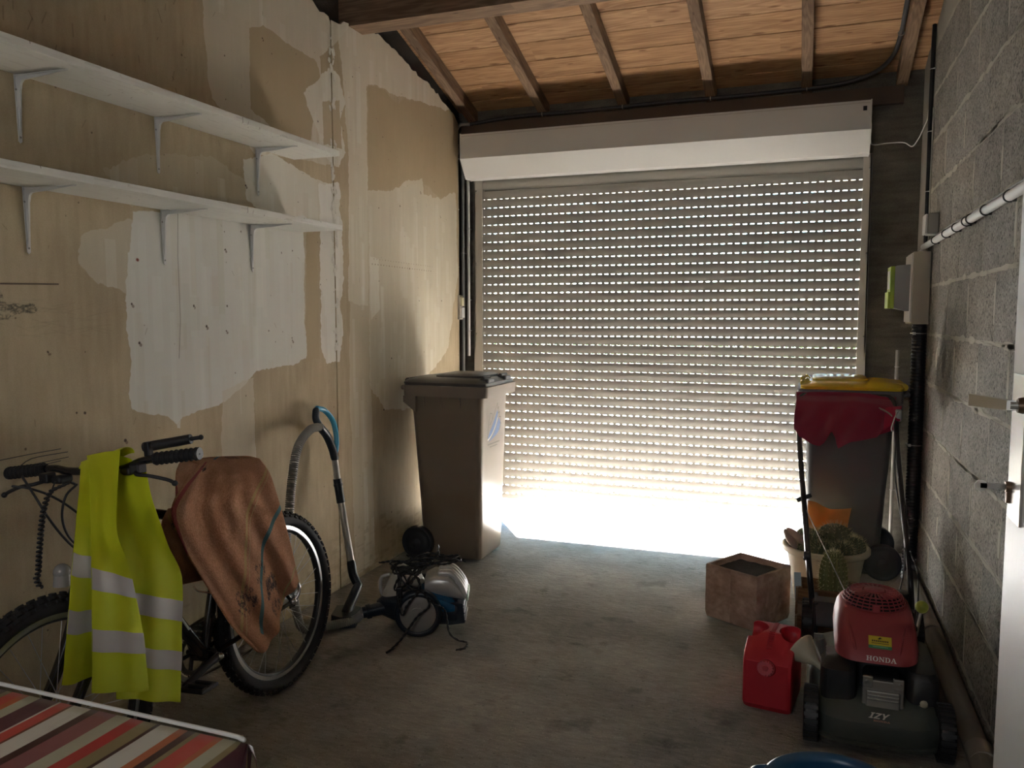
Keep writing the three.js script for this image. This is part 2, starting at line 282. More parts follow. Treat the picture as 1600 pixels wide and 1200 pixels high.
  bare([[3.967, 2.719], [4.16, 2.734], [4.327, 2.711], [4.409, 2.75], [4.649, 2.79], [5.086, 2.833], [5.195, 2.227], [4.923, 2.234], [4.639, 2.295], [4.422, 2.242], [3.964, 2.139]], 0.75);
  filler([[3.971, 2.14], [4.299, 2.205], [4.447, 2.277], [4.64, 2.315], [4.656, 2.218], [4.923, 2.234], [5.152, 2.309], [5.188, 1.74], [5.008, 1.231], [4.613, 1.02], [4.432, 0.874], [4.11, 0.909], [3.953, 1.072]], '212,206,190', 0.6, 10);
  filler([[3.974, 1.788], [4.074, 1.777], [4.081, 1.486], [3.978, 1.432]], '222,218,205', 0.6, 5);
  // pencil line, sooty smudge, nails, seams and scuffs
  const dab = (u, r, col) => { const p = toPx(u); c.fillStyle = col; c.beginPath(); c.ellipse(p[0], p[1], r, r * rr(0.5, 1.1), rnd() * 3, 0, 7); c.fill(); };
  const line = (pts, lw, col) => { c.strokeStyle = col; c.lineWidth = lw; c.beginPath(); pts.map(toPx).forEach((p, i) => i ? c.lineTo(...p) : c.moveTo(...p)); c.stroke(); };
  line([[1.765, 1.55], [1.97, 1.556]], 2.2, 'rgba(60,50,42,0.85)');
  const sm = [[1.724, 1.535], [1.772, 1.527], [1.782, 1.489], [1.825, 1.483], [1.881, 1.5], [1.891, 1.476], [1.863, 1.456], [1.802, 1.456], [1.718, 1.44]];
  c.save(); path(sm, 8); c.clip();
  for (let i = 0; i < 420; i++) { const q = toPx(sm[Math.floor(rnd() * sm.length)]), x = q[0] + rr(-30, 30), y = q[1] + rr(-22, 22); c.strokeStyle = `rgba(62,60,52,${rr(0.1, 0.45)})`; c.lineWidth = rr(1, 3); c.beginPath(); c.moveTo(x, y); c.lineTo(x + rr(-14, 22), y + rr(-10, 10)); c.stroke(); }
  c.restore();
  for (let i = 0; i < 40; i++) { const s = rr(1.7, 2.1), y = rr(1.38, 1.5); line([[s, y], [s + rr(0.03, 0.1), y + rr(-0.02, 0.02)]], 1, 'rgba(90,82,66,0.14)'); }
  line([[2.515, 1.858], [2.507, 1.685], [2.509, 1.437], [2.495, 1.287]], 1.2, 'rgba(70,62,52,0.6)');
  for (const q of [[2.305, 1.657], [2.27, 1.496], [2.299, 1.354], [2.585, 1.493], [2.782, 1.495], [2.773, 1.39], [3.058, 1.386], [3.236, 1.337], [1.918, 1.336], [2.654, 1.411], [2.924, 2.017], [2.78, 1.731], [3.252, 1.762], [3.167, 1.746], [4.082, 2.066], [4.337, 2.109], [4.611, 2.231], [4.901, 2.114], [3.821, 2.72], [3.065, 2.68], [3.488, 2.414], [2.016, 1.127], [2.216, 1.004], [2.049, 1.123], [4.452, 1.744], [4.579, 1.55], [4.911, 1.556], [4.21, 1.204], [4.11, 0.909], [4.186, 0.284]]) { dab(q, rr(1.4, 3), 'rgba(58,44,36,0.85)'); if (rnd() < 0.5) dab([q[0] + 0.006, q[1] - 0.008], 3, 'rgba(80,60,48,0.5)'); }
  dab([2.305, 1.657], 3.5, 'rgba(120,40,28,0.7)');
  for (let i = 0; i < 24; i++) { const t = i / 23; dab([4.0 + t * 0.75, 1.745 - 0.0 * t], 2, 'rgba(105,85,66,0.7)'); dab([4.02 + t * 0.75, 1.775], 1.7, 'rgba(105,85,66,0.6)'); }
  for (let i = 0; i < 260; i++) { const s = rr(1.3, 5.2), y = rr(0.1, 2.8); if (rnd() < 0.6) dab([s, y], rr(0.8, 2), 'rgba(70,56,44,0.6)'); else line([[s, y], [s + rr(-0.02, 0.02), y + rr(-0.03, 0.03)]], 1, 'rgba(80,64,50,0.4)'); }
  for (let i = 0; i < 60; i++) { const s = rr(1.6, 2.6), y = rr(2.2, 2.7); line([[s, y], [s + rr(-0.02, 0.02), y + rr(-0.05, 0.03)]], 1.4, 'rgba(60,48,36,0.35)'); }
  // scuffed, dirty foot of the wall
  for (let i = 0; i < 900; i++) { const s = rr(1.3, 5.3), y = Math.pow(rnd(), 2.4) * 0.3; c.fillStyle = `rgba(${rnd() < 0.7 ? '96,84,66' : '215,205,186'},${rr(0.04, 0.16)})`; const p = toPx([s, y]); c.fillRect(p[0], p[1], rr(3, 40), rr(2, 14)); }
});
wallTex.wrapS = wallTex.wrapT = THREE.ClampToEdgeWrapping;
wallTex.repeat.set(1 / WW, 1 / WH); wallTex.offset.set(-WX0 / WW, 0);
const plasterBump = dataTex(512, 512, (x, y) => { const u = x / 512, v = y / 512; return [tfbm(u, v, 6, 4, 401) * 150 + tfbm(u, (v * 0.25) % 1, 24, 3, 433) * 70 + hash(x, y, 1) * 20]; }, false);
const boardMat = M(null, 0.85, { map: wallTex, bumpMap: scaled(plasterBump, 0.9, 0.9), bumpScale: 0.003 });
{
  const wl = scene.getObjectByName('wall_left');
  const topA = [[3.772, 2.967], [3.699, 2.975], [3.638, 2.936], [3.57, 2.969], [3.524, 2.956], [3.481, 2.98], [3.416, 2.963]].map(([s, y]) => [Math.min(s, 3.6), y]);
  const jag = (pts) => { const q = []; pts.forEach((p, i) => { q.push(p); const n = pts[i + 1]; if (!n) return; const k = Math.max(1, Math.hypot(n[0] - p[0], n[1] - p[1]) / 0.03 | 0); for (let j = 1; j < k; j++) q.push([p[0] + (n[0] - p[0]) * j / k + rr(-0.006, 0.006), p[1] + (n[1] - p[1]) * j / k + rr(-0.012, 0.012)]); }); return q; };
  const A = [[-ZB, 0], [3.612, 0], [3.612, 2.93], ...jag([[3.6, 2.955], [3.52, 2.95], [3.46, 2.985], [3.3, 2.99], [2.6, 3.0], [1, 3.0], [-ZB, 3.0]])];
  const B = [[3.622, 0], [5.2, 0], [5.2, 2.78], ...jag([[5.12, 2.83], [5.0, 2.86], [4.75, 2.93], [4.5, 2.95], [4.32, 3.0], [4.1, 3.03], [3.95, 3.0], [3.8, 2.985], [3.622, 2.945]])];
  for (const o of [A, B]) part('plasterboard', prism(o, 0.013).rotateY(PI / 2).translate(XL - 0.013, 0, 0), boardMat, wl);
  // lumps of broken filler along the joint between the two boards
  const lumpMat = M([0.66, 0.63, 0.56], 0.9), lumps = [];
  for (let i = 0; i < 90; i++) {
    const y = rr(1.25, 2.9); if (y > 2.42 && y < 2.5) continue;
    const g = new THREE.IcosahedronGeometry(rr(0.006, 0.016), 0).scale(0.25, rr(0.8, 2.6), rr(0.5, 1.1)).rotateX(rr(-0.5, 0.5)); lumps.push(g.translate(XL + 0.001, y, -3.615 + rr(-0.03, 0.022)));
  }
  const l = part('filler_crumbs', lumps, lumpMat, wl); l.userData.kind = 'stuff';
}

// ---------------------------------------------------------------- roof: boards on rafters on a purlin
const grainTex = (seedN, base, dark, rows = 1) => canvasTex(1024, 256, (c, w, h) => {
  const im = c.createImageData(w, h), d = im.data, knots = [];
  for (let i = 0; i < 5; i++) knots.push([hash(i, seedN, 1) * w, hash(i, seedN, 2) * h, 9 + hash(i, seedN, 3) * 12]);
  for (let y = 0; y < h; y++) for (let x = 0; x < w; x++) {
    let yy = y, kd = 0;
    for (const [kx, ky, kr] of knots) { const dx = (x - kx) / (kr * 2.6), dy = (y - ky) / kr, q = Math.exp(-(dx * dx + dy * dy) * 0.55); yy += (y - ky) * q * 1.6; const r = Math.hypot((x - kx) / (kr * 1.3), (y - ky) / (kr * 0.7)); if (r < 1) kd = Math.max(kd, 1 - r * r * 0.6); }
    const warp = fbm(x / 260, yy / 40, 3, seedN) * 3.2, ring = 0.5 + 0.5 * Math.sin(yy / 7 + warp * 9), fine = fbm(x / 60, yy / 1.6, 3, seedN + 9), big = fbm(x / 220, yy / 50, 3, seedN + 17);
    let t = ring * 0.3 + fine * 0.4 + big * 0.6 - 0.3; t = Math.max(0, Math.min(1, t)); t = Math.max(t, kd);
    const o = (y * w + x) * 4; for (let k = 0; k < 3; k++) d[o + k] = base[k] + (dark[k] - base[k]) * t; d[o + 3] = 255;
  }
  c.putImageData(im, 0, 0);
});
const boardTex = [1, 2, 3].map((i) => grainTex(500 + i * 31, [206, 168, 126], [130, 90, 58]));
const beamTex = grainTex(777, [150, 124, 98], [84, 64, 48]);
{
  const roof = struct('ceiling', null, null, 'sloping roof of warm pine boards over rough rafters', 'ceiling');
  const ang = Math.atan(SLOPE), W = 0.187, LX = XR - XL + 0.5, cx = (XL + XR) / 2;
  const bg = new RoundedBoxGeometry(LX, 0.02, (W - 0.005), 1, 0.003);
  { const p = bg.attributes.position, uv = bg.attributes.uv; for (let i = 0; i < p.count; i++) uv.setXY(i, p.getX(i) / 1.6, p.getZ(i) / W * 0.96 + 0.5); }
  const mats = []; for (let i = 0; i < 9; i++) mats.push(M([[1, 1, 1], [0.92, 0.88, 0.82], [1, 0.95, 0.86]][i % 3], 0.75, { map: scaled(boardTex[i / 3 | 0], 1, 1, i * 0.37, 0) }));
  const N = 38;
  for (let k = 0; k < N; k++) {
    const s = -0.16 + k * W, z = ZD + s * Math.cos(ang) , y = 2.89 + (z - ZD) * SLOPE + 0.0105;
    const m = part('roof_board', bg, mats[(k * 5 + (k >> 1)) % 9], roof); m.position.set(cx + rr(-0.05, 0.05), y + rr(0, 0.003), z); m.rotation.x = -ang;
  }
  // felt and tiles above keep the daylight out
  const top = part('roof_covering', bx(XL - 0.3, XR + 0.3, 0, 0.04, -0.3, 7.4), M([0.05, 0.04, 0.035], 0.9), roof); top.position.set(0, 2.89 + 0.028, ZD); top.rotation.x = -ang; top.position.y -= 0.0;
  // rafters
  const rm = M(null, 0.85, { map: beamTex }), rl = 7.2;
  const rg = new RoundedBoxGeometry(0.062, 0.085, rl, 1, 0.004); { const p = rg.attributes.position, uv = rg.attributes.uv; for (let i = 0; i < p.count; i++) uv.setXY(i, p.getZ(i) / 1.2, (p.getX(i) + p.getY(i)) / 0.2); }
  for (const x of [-2.245, -1.715, -1.165, -0.605, -0.037, 0.49]) {
    const m = part('rafter', rg, rm, roof); m.rotation.x = -ang; const c = -0.1 + rl / 2 * Math.cos(ang); m.position.set(x, roofY(ZD + c) - 0.0425 / Math.cos(ang) + 0.003, ZD + c);
  }
  // purlin
  const pg = slab(XL - 0.12, XR + 0.12, -3.93, -3.79, 2.97, 3.255); { const uv = pg.attributes.uv; for (let i = 0; i < uv.count; i++) uv.setXY(i, uv.getX(i) / 1.4, uv.getY(i) / 0.3); }
  part('purlin', pg, rm, roof);
}

// ---------------------------------------------------------------- roller shutter
const PITCH = 0.0595, SLOT = 0.0062, SX0 = -2.195, SX1 = 0.325, ZS = -5.322;
{
  const sh = thing('roller_shutter', 'beige slatted roller shutter nearly closed under its white housing', 'shutter', [0, 0, ZD]);
  const pvc = M([0.45, 0.425, 0.378], 0.5), white = M([0.74, 0.73, 0.69], 0.4), rail = M([0.6, 0.56, 0.48], 0.45);
  const dz = ZS - ZD;
  const prof = (h) => { const q = [[-0.016, 0.0005]]; for (let i = 0; i <= 8; i++) { const t = i / 8; q.push([0.005 + 0.006 * Math.pow(Math.sin(PI * (0.06 + 0.88 * t)), 0.7), h * t]); } q.push([-0.016, h - 0.0005]); return q; };
  const body = (h) => prism(prof(h).map(([z, y]) => [-z, y]).reverse(), SX1 - SX0).rotateY(PI / 2).translate(SX0, 0, 0);
  const bars = []; for (let x = SX0 + 0.012; x < SX1; x += 0.0445) bars.push(box(0.0185, SLOT + 0.002, 0.026, x, -SLOT / 2, -0.003));
  const slatGeo = merge(body(PITCH - SLOT), bars), closedGeo = merge(body(PITCH - 0.0035), box(SX1 - SX0, 0.006, 0.01, (SX0 + SX1) / 2, -0.002, -0.003));
  for (let k = 0; k < 36; k++) part('slat', slatGeo, pvc, sh).position.set(0, 2.27 - PITCH * k + SLOT / 2, dz);
  for (let k = 1; k < 4; k++) part('slat', closedGeo, pvc, sh).position.set(0, 2.27 - SLOT / 2 + 0.016 + PITCH * k - 0.0025, dz);
  part('bottom_rail', merge(bx(SX0, SX1, 0.15, 0.1838, dz - 0.016, dz + 0.011, 0.002)), pvc, sh);
  for (const [a, b] of [[-2.226, -2.163], [0.294, 0.343]]) {
    const g = part('guide_rail', merge(bx(a, b, 0, 2.42, 0.043, 0.05, 0.002), bx(a, b, 0, 2.42, 0, 0.012), bx(a < -1 ? a : b - 0.01, a < -1 ? a + 0.01 : b, 0, 2.42, 0, 0.05)), rail, sh);
    for (let y = 0.3; y < 2.4; y += 0.5) part('screw', new THREE.SphereGeometry(0.0055, 8, 5).scale(1, 1, 0.5).translate(a < -1 ? a + 0.018 : b - 0.014, y + 0.03, 0.051), M([0.7, 0.7, 0.68], 0.25, { metalness: 0.9 }), g);
  }
  // housing: two-fold front with end plates
  const x0 = -2.245, x1 = 0.318, H = [[-0.05, 2.4], [-0.15, 2.4], [-0.245, 2.52], [-0.245, 2.683], [-0.0, 2.683], [-0.0, 2.45], [-0.05, 2.45]];
  const hs = part('housing', prism(H.slice().reverse(), x1 - x0 - 0.01).rotateY(PI / 2).translate(x0 + 0.005, 0, 0), white, sh);
  part('seam_strip', bx(x0 + 0.01, x1 - 0.01, 2.666, 2.67, 0.24, 0.2465), M([0.55, 0.53, 0.48], 0.5), hs);
  const grow = H.map(([z, y]) => [z * 1.02, 2.54 + (y - 2.54) * 1.02]);
  for (const x of [x0, x1 - 0.006]) part('end_plate', prism(grow.slice().reverse(), 0.006).rotateY(PI / 2).translate(x, 0, 0), white, sh);
  part('cable_outlet', bx(0.272, 0.292, 2.625, 2.65, 0.244, 0.249), M([0.015, 0.015, 0.018], 0.8), hs);
  part('bracket', merge(bx(-2.252, -2.246, 2.55, 2.62, 0.12, 0.2), rod([-2.25, 2.56, 0.16], [-2.262, 2.56, 0.16], 0.012)), M([0.8, 0.8, 0.78], 0.25, { metalness: 0.8 }), sh);
}

// ---------------------------------------------------------------- wall shelves
const whitePaint = M([0.72, 0.71, 0.67], 0.45), bracketMat = M([0.62, 0.61, 0.59], 0.4);
function makeBracket() {
  // pressed steel bracket: tapered wall leg and arm, each with a raised rib, joined by a rounded corner; origin at the inner corner
  const leg = (L) => { const g = prism([[-0.0125, 0], [-0.006, -L], [0, -L - 0.006], [0.006, -L], [0.0125, 0]].reverse(), 0.003, 0.0006); return g; };
  const rib = (L) => loft([[0.008, 0, 0.015], [0.0055, -L * 0.5, 0.011], [0.003, -L * 0.93, 0.003]].map(([w, y, z]) => [[-w, y, 0.001], [-w * 0.5, y, z], [w * 0.5, y, z], [w, y, 0.001]]));
  const wall = merge(leg(0.2), rib(0.195)).rotateY(PI / 2);                       // width along z, rib points +x
  const armUp = merge(leg(0.205), rib(0.2)).rotateZ(PI / 2).rotateX(PI / 2);      // runs along +x, rib points down
  const corner = loft([[0, -0.03], [0.004, -0.012], [0.012, -0.004], [0.03, 0]].map(([x, y]) => [[x, y, -0.009], [x + 0.014, y - 0.014, -0.004], [x + 0.014, y - 0.014, 0.004], [x, y, 0.009]]));
  return { wall, armUp, corner };
}
const BR = makeBracket();
const shelfSpeck = canvasTex(1024, 256, (c, w, h) => { c.fillStyle = '#e4e2da'; c.fillRect(0, 0, w, h); for (let i = 0; i < 260; i++) { c.fillStyle = `rgba(${rnd() < 0.5 ? '120,110,95' : '245,244,240'},${rr(0.04, 0.16)})`; c.fillRect(rnd() * w, rnd() * h, rr(3, 70), rr(1, 7)); } for (let i = 0; i < 26; i++) { c.strokeStyle = 'rgba(80,66,54,0.55)'; c.lineWidth = rr(1, 2); c.beginPath(); const x = rnd() * w, y = rnd() * h; c.moveTo(x, y); c.lineTo(x + rr(-10, 10), y + rr(4, 26)); c.stroke(); } });
function shelf(y, zEnd, zs, label) {
  const t = thing('wall_shelf', label, 'shelf', [XL, y, zEnd], 0, 'white shelves on the plasterboard wall');
  const g = new RoundedBoxGeometry(0.25, 0.024, 2.9, 1, 0.002).translate(0.126, 0.012, 1.45), p = g.attributes.position, uv = g.attributes.uv;
  for (let i = 0; i < p.count; i++) uv.setXY(i, p.getZ(i) / 1.4, p.getX(i) / 0.3 + p.getY(i) * 3);
  part('board', g, M(null, 0.5, { map: shelfSpeck }), t);
  for (const z of zs) {
    const b = part('bracket', merge(BR.wall.clone(), BR.armUp.clone().translate(0, -0.003, 0), BR.corner.clone()), bracketMat, t);
    b.position.set(0.002, -0.0005, z - zEnd);
    for (const [x, yy] of [[0.0035, -0.045], [0.0035, -0.188]]) for (const s of yy > -0.1 ? [-0.008, 0.008] : [0]) part('screw', new THREE.SphereGeometry(0.0035, 8, 5).scale(0.5, 1, 1).translate(x, yy, s), M([0.3, 0.29, 0.28], 0.35, { metalness: 0.7 }), b);
  }
}
shelf(2.19, -3.28, [-1.855, -2.42, -3.005], 'upper white wall shelf with dirty front edge on steel brackets');
shelf(1.852, -3.295, [-1.865, -2.435, -2.952], 'lower white wall shelf below the other shelf');

// ---------------------------------------------------------------- table with striped oilcloth
const STR = [[-1.684, 'o'], [-1.628, 'p'], [-1.6, 's'], [-1.555, 'c'], [-1.519, 'v'], [-1.484, 'w'], [-1.453, 'k'], [-1.432, 'o'], [-1.415, 'k'], [-1.398, 'v'], [-1.385, 'c'], [-1.357, 'o'], [-1.341, 's'], [-1.313, 'p'], [-1.268, 'w'], [-1.263, 'c'], [-1.237, 'b'], [-1.231, 'w'], [-1.19, 'k'], [-1.171, 'm'], [-1.13, 's'], [-1.097, 'r'], [-1.069, 'v'], [-1.04, 'k'], [-1.032, 'w'], [-0.991, 'o'], [-0.973, 'k'], [-0.957, 'v'], [-0.946, 'c'], [-0.912, 'o'], [-0.899, 's'], [-0.873, 'v'], [-0.862, 'p']];
const TX0 = -2.0, TX1 = -0.845, TZ0 = -1.055, TZ1 = -0.28;
{
  const t = thing('folding_table', 'table hidden under a striped oilcloth beside the bicycle', 'table', [(TX0 + TX1) / 2, 0, (TZ0 + TZ1) / 2]);
  const w = TX1 - TX0 - 0.03, d = TZ1 - TZ0 - 0.03;
  part('tabletop', box(w, 0.03, d, 0, 0.728, 0, 0.004), M([0.45, 0.36, 0.25], 0.6), t);
  const lm = M([0.5, 0.5, 0.5], 0.35, { metalness: 0.7 });
  for (const sx of [-1, 1]) for (const sz of [-1, 1]) part('leg', rod([sx * (w / 2 - 0.06), 0, sz * (d / 2 - 0.06)], [sx * (w / 2 - 0.06), 0.714, sz * (d / 2 - 0.06)], 0.015), lm, t);
  const cols = { k: '74,38,34', o: '196,108,66', c: '206,82,70', r: '190,58,54', v: '150,136,96', w: '220,216,204', s: '190,188,162', p: '92,48,58', m: '150,92,92', b: '120,70,48' };
  const clothTex = canvasTex(2048, 256, (c, W, H) => {
    c.fillStyle = 'rgb(200,190,170)'; c.fillRect(0, 0, W, H);
    const X = (x) => (x - TX0) / (TX1 - TX0) * (W * 0.86) + W * 0.07;
    for (let i = 0; i < STR.length; i++) { const [x, k] = STR[i], x1 = STR[i + 1]?.[0] ?? TX1 + 0.2; c.fillStyle = `rgb(${cols[k]})`; c.fillRect(X(x), 0, X(x1) - X(x) + 1, H); }
    // the pattern repeats towards the wall
    const keys = STR.map((s) => s[1]); let x = STR[0][0], i = keys.length; while (x > TX0 - 0.2) { const ww = 0.02 + hash(i, 4, 4) * 0.035; c.fillStyle = `rgb(${cols[keys[(i * 7) % keys.length]]})`; c.fillRect(X(x - ww), 0, X(x) - X(x - ww) + 1, H); x -= ww; i++; }
    for (let k = 0; k < 900; k++) { c.fillStyle = `rgba(${rnd() < 0.5 ? '255,255,250' : '60,40,34'},0.03)`; c.fillRect(rnd() * W, rnd() * H, rr(2, 60), rr(1, 12)); }
  });
  // cloth: top and four drops with softly rounded edges
  const NX = 64, NZ = 44, drop = 0.16, cx = (TX0 + TX1) / 2, cz = (TZ0 + TZ1) / 2, hw = (TX1 - TX0) / 2, hd = (TZ1 - TZ0) / 2;
  const fold = (q, h) => { const r = 0.018; if (Math.abs(q) <= h - r) return [q, 0]; const s = Math.sign(q), e = Math.abs(q) - (h - r), L = r * PI / 2; if (e < L) { const a = e / r; return [s * (h - r + r * Math.sin(a)), -(r - r * Math.cos(a))]; } return [s * h, -r - (e - L)]; };
  const g = grid((u, v) => {
    const qx = (u * 2 - 1) * (hw + drop), qz = (v * 2 - 1) * (hd + drop), [x, yx] = fold(qx, hw), [z, yz] = fold(qz, hd);
    let y = Math.min(yx, yz) , X = cx + x, Z = cz + z;
    if (yx < 0 && yz < 0) { const k = Math.min(-yx, -yz); y = Math.max(yx, yz) - k * 0.9; X += Math.sign(x) * k * 0.12; Z += Math.sign(z) * k * 0.12; } // gathered corner
    else { if (yx < -0.02) X += Math.sign(x) * (0.004 + 0.006 * Math.sin(Z * 19) * Math.min(1, -yx * 9)); if (yz < -0.02) Z += Math.sign(z) * (0.004 + 0.006 * Math.sin(X * 17) * Math.min(1, -yz * 9)); }
    return V(X, 0.7468 + y + 0.0012 * fbm(X * 7, Z * 7, 3, 8), Z);
  }, NX, NZ, 0.0012);
  { const p = g.attributes.position, uv = g.attributes.uv; for (let i = 0; i < p.count; i++) { const q = (uv.getX(i) * 2 - 1) * (hw + drop); uv.setXY(i, 0.07 + 0.86 * (q + hw) / (2 * hw) + 0.004 * Math.sin(p.getZ(i) * 8), uv.getY(i)); } }
  const cloth = thing('tablecloth', 'striped oilcloth in coral, plum, olive and white over the table', 'tablecloth', [0, 0, 0]);
  part('cloth', g, M(null, 0.38, { map: clothTex }), cloth);
  // white bias binding along the far edge
  part('edge_binding', tube([[TX0, 0.7475, TZ0 - 0.0], [-1.5, 0.748, TZ0 - 0.002], [-1.1, 0.7475, TZ0 - 0.001], [TX1 - 0.04, 0.747, TZ0], [TX1 - 0.016, 0.746, TZ0 + 0.004]], 0.0042, 60, 6), M([0.78, 0.77, 0.73], 0.5), cloth);
}

// ---------------------------------------------------------------- wheeled bins (front towards local +x, hinge at -x)
function wheelieBin(name, label, pos, turn, bodyMat, rimMat, lidMat, darkMat) {
  const t = thing(name, label, 'bin', pos, turn);
  const H = 1.0, rings = [];
  // outer skin
  for (const [y, w, d, r, ox] of [[0.015, 0.36, 0.34, 0.03, 0.015], [0.03, 0.375, 0.36, 0.035, 0.015], [0.5, 0.415, 0.4, 0.04, 0.008], [0.93, 0.455, 0.44, 0.045, 0], [1.0, 0.46, 0.445, 0.045, 0]]) rings.push(rrect(ox, 0, w, d, r, y, 6));
  part('body', loft(rings), bodyMat, t);
  // overhanging rim
  const rim = [[0.985, 0.485, 0.465], [0.985, 0.535, 0.5], [1.046, 0.54, 0.505], [1.05, 0.53, 0.495], [1.05, 0.46, 0.43]].map(([y, w, d]) => rrect(0.005, 0, w, d, 0.03, y, 4));
  const rp = part('rim', loft(rim), rimMat, t);
  for (const s of [-1, 1]) for (const x of [-0.13, -0.02, 0.1]) part('gusset', prism([[0, 0], [0.022, 0], [0, -0.075]], 0.006).rotateY(s > 0 ? -PI / 2 : PI / 2).translate(x, 0.988, s * 0.222), rimMat, rp);
  for (const s of [-1, 1]) part('side_skirt', loft([[-0.26, 0.985], [-0.18, 0.985]].map(([x, y]) => [[x, 0.92 + (x < -0.2 ? 0.03 : -0.03), s * 0.2], [x, y, s * 0.2], [x, y, s * 0.245], [x, 0.92 + (x < -0.2 ? 0.03 : -0.03), s * 0.245]])), rimMat, rp);
  // hinge, grip tube
  part('grip', merge(rod([-0.285, 1.03, -0.2], [-0.285, 1.03, 0.2], 0.014), rod([-0.285, 1.03, -0.2], [-0.24, 1.02, -0.2], 0.012), rod([-0.285, 1.03, 0.2], [-0.24, 1.02, 0.2], 0.012)), rimMat, t);
  part('axle', rod([-0.19, 0.1, -0.235], [-0.19, 0.1, 0.235], 0.011), darkMat, t);
  for (const s of [-1, 1]) {
    const g = lathe([[0.0, -0.026], [0.05, -0.026], [0.062, -0.018], [0.085, -0.018], [0.094, -0.024], [0.1, -0.014], [0.1, 0.014], [0.094, 0.024], [0.085, 0.018], [0.062, 0.018], [0.05, 0.026], [0, 0.026]], 36).rotateX(PI / 2).translate(-0.19, 0.1, s * 0.208);
    const w = part('wheel', g, darkMat, t);
    part('hub_cap', lathe([[0.03, 0], [0.026, 0.006], [0, 0.009]], 20).rotateX(s * PI / 2).translate(-0.19, 0.1, s * 0.235), darkMat, w);
  }
  // lid: shallow dome with a raised panel and two lifting lips at the front
  const lid = [[1.05, 0.52, 0.49, 0.03], [1.066, 0.525, 0.495, 0.035], [1.08, 0.5, 0.47, 0.05], [1.093, 0.4, 0.38, 0.07], [1.098, 0.25, 0.24, 0.08]].map(([y, w, d, r], i) => rrect(0.0 - i * 0.004, 0, w, d, r, y, 6));
  const lp = part('lid', loft(lid), lidMat, t);
  part('raised_panel', loft([[1.078, 0.3, 0.34], [1.104, 0.29, 0.33], [1.112, 0.26, 0.3]].map(([y, w, d]) => rrect(0.05, 0, w, d, 0.04, y, 5))), lidMat, lp);
  for (const s of [-1, 1]) part('lid_handle', merge(bx(0.2, 0.262, 1.066, 1.092, s * 0.14 - 0.05, s * 0.14 + 0.05, 0.01), rod([0.225, 1.095, s * 0.14 - 0.05], [0.225, 1.095, s * 0.14 + 0.05], 0.012)), lidMat, lp);
  part('hinge', merge(rod([-0.272, 1.066, -0.16], [-0.272, 1.066, 0.16], 0.02, 0.02, 14), loft([[-0.27, 1.05, 1.085], [-0.2, 1.055, 1.092]].map(([x, a, b]) => [[x, a, -0.15], [x, b, -0.15], [x, b, 0.15], [x, a, 0.15]]))), lidMat, lp);
  return t;
}
const binDark = M([0.03, 0.032, 0.038], 0.55);
const brown = M([0.2, 0.155, 0.115], 0.28), brownRim = M([0.24, 0.195, 0.155], 0.4), lidDark = M([0.085, 0.08, 0.078], 0.38);
const bin1 = wheelieBin('wheelie_bin', 'tall brown wheeled bin with charcoal lid and blue mountain logo', [-1.965, 0, -4.452], 0, brown, brownRim, lidDark, binDark);
{
  // printed emblem on the front face: outlined peaks over two blue sweeps and two lines of small print
  const tex = canvasTex(512, 640, (c, w, h) => {
    c.clearRect(0, 0, w, h); c.lineWidth = 9; c.strokeStyle = 'rgb(58,44,34)'; c.lineJoin = 'round';
    c.fillStyle = 'rgb(70,100,152)';
    c.beginPath(); c.moveTo(60, 500); c.bezierCurveTo(70, 400, 200, 360, 330, 150); c.lineTo(350, 190); c.lineTo(330, 240); c.bezierCurveTo(270, 400, 140, 470, 60, 500); c.fill();
    c.beginPath(); c.moveTo(70, 530); c.bezierCurveTo(220, 470, 300, 390, 380, 250); c.lineTo(440, 330); c.lineTo(400, 420); c.bezierCurveTo(330, 480, 210, 500, 70, 530); c.fill();
    c.beginPath(); c.moveTo(40, 480); c.lineTo(80, 250); c.lineTo(110, 170); c.lineTo(170, 180); c.lineTo(180, 260); c.lineTo(100, 320); c.moveTo(180, 260); c.lineTo(330, 60); c.lineTo(345, 140); c.lineTo(370, 110); c.lineTo(355, 200); c.lineTo(400, 180); c.lineTo(395, 250); c.lineTo(440, 250); c.lineTo(430, 330); c.lineTo(460, 340); c.lineTo(400, 430); c.stroke();
    c.lineWidth = 14; c.strokeStyle = 'rgb(205,200,188)'; c.beginPath(); c.moveTo(50, 505); c.bezierCurveTo(180, 470, 270, 380, 340, 250); c.stroke();
    c.fillStyle = 'rgb(70,56,44)'; for (let i = 0; i < 16; i++) c.fillRect(60 + i * 23, 556 + (i % 3), 15, 18); for (let i = 0; i < 11; i++) c.fillRect(120 + i * 21, 596, 14, 14);
  });
  const m = M(null, 0.4, { map: tex, transparent: true, alphaTest: 0.4 });
  const W = 0.27, Hh = 0.3, y0 = 0.66;
  const g = grid((u, v) => { const y = y0 + v * Hh, xf = 0.008 + (0.415 / 2) + (y - 0.5) / 0.43 * (0.0195) - (y > 0.5 ? 0.008 * (y - 0.5) / 0.43 : 0); return V(xf + 0.0015, y, 0.135 - u * W); }, 2, 6);
  part('emblem', g, m, bin1);
}
const greyPl = M([0.075, 0.075, 0.08], 0.4), greyRim = M([0.1, 0.1, 0.102], 0.45), yellowLid = M([0.62, 0.44, 0.02], 0.25);
wheelieBin('wheelie_bin', 'dark grey wheeled bin with a glossy yellow lid', [0.24, 0, -4.965], PI, greyPl, greyRim, yellowLid, binDark);

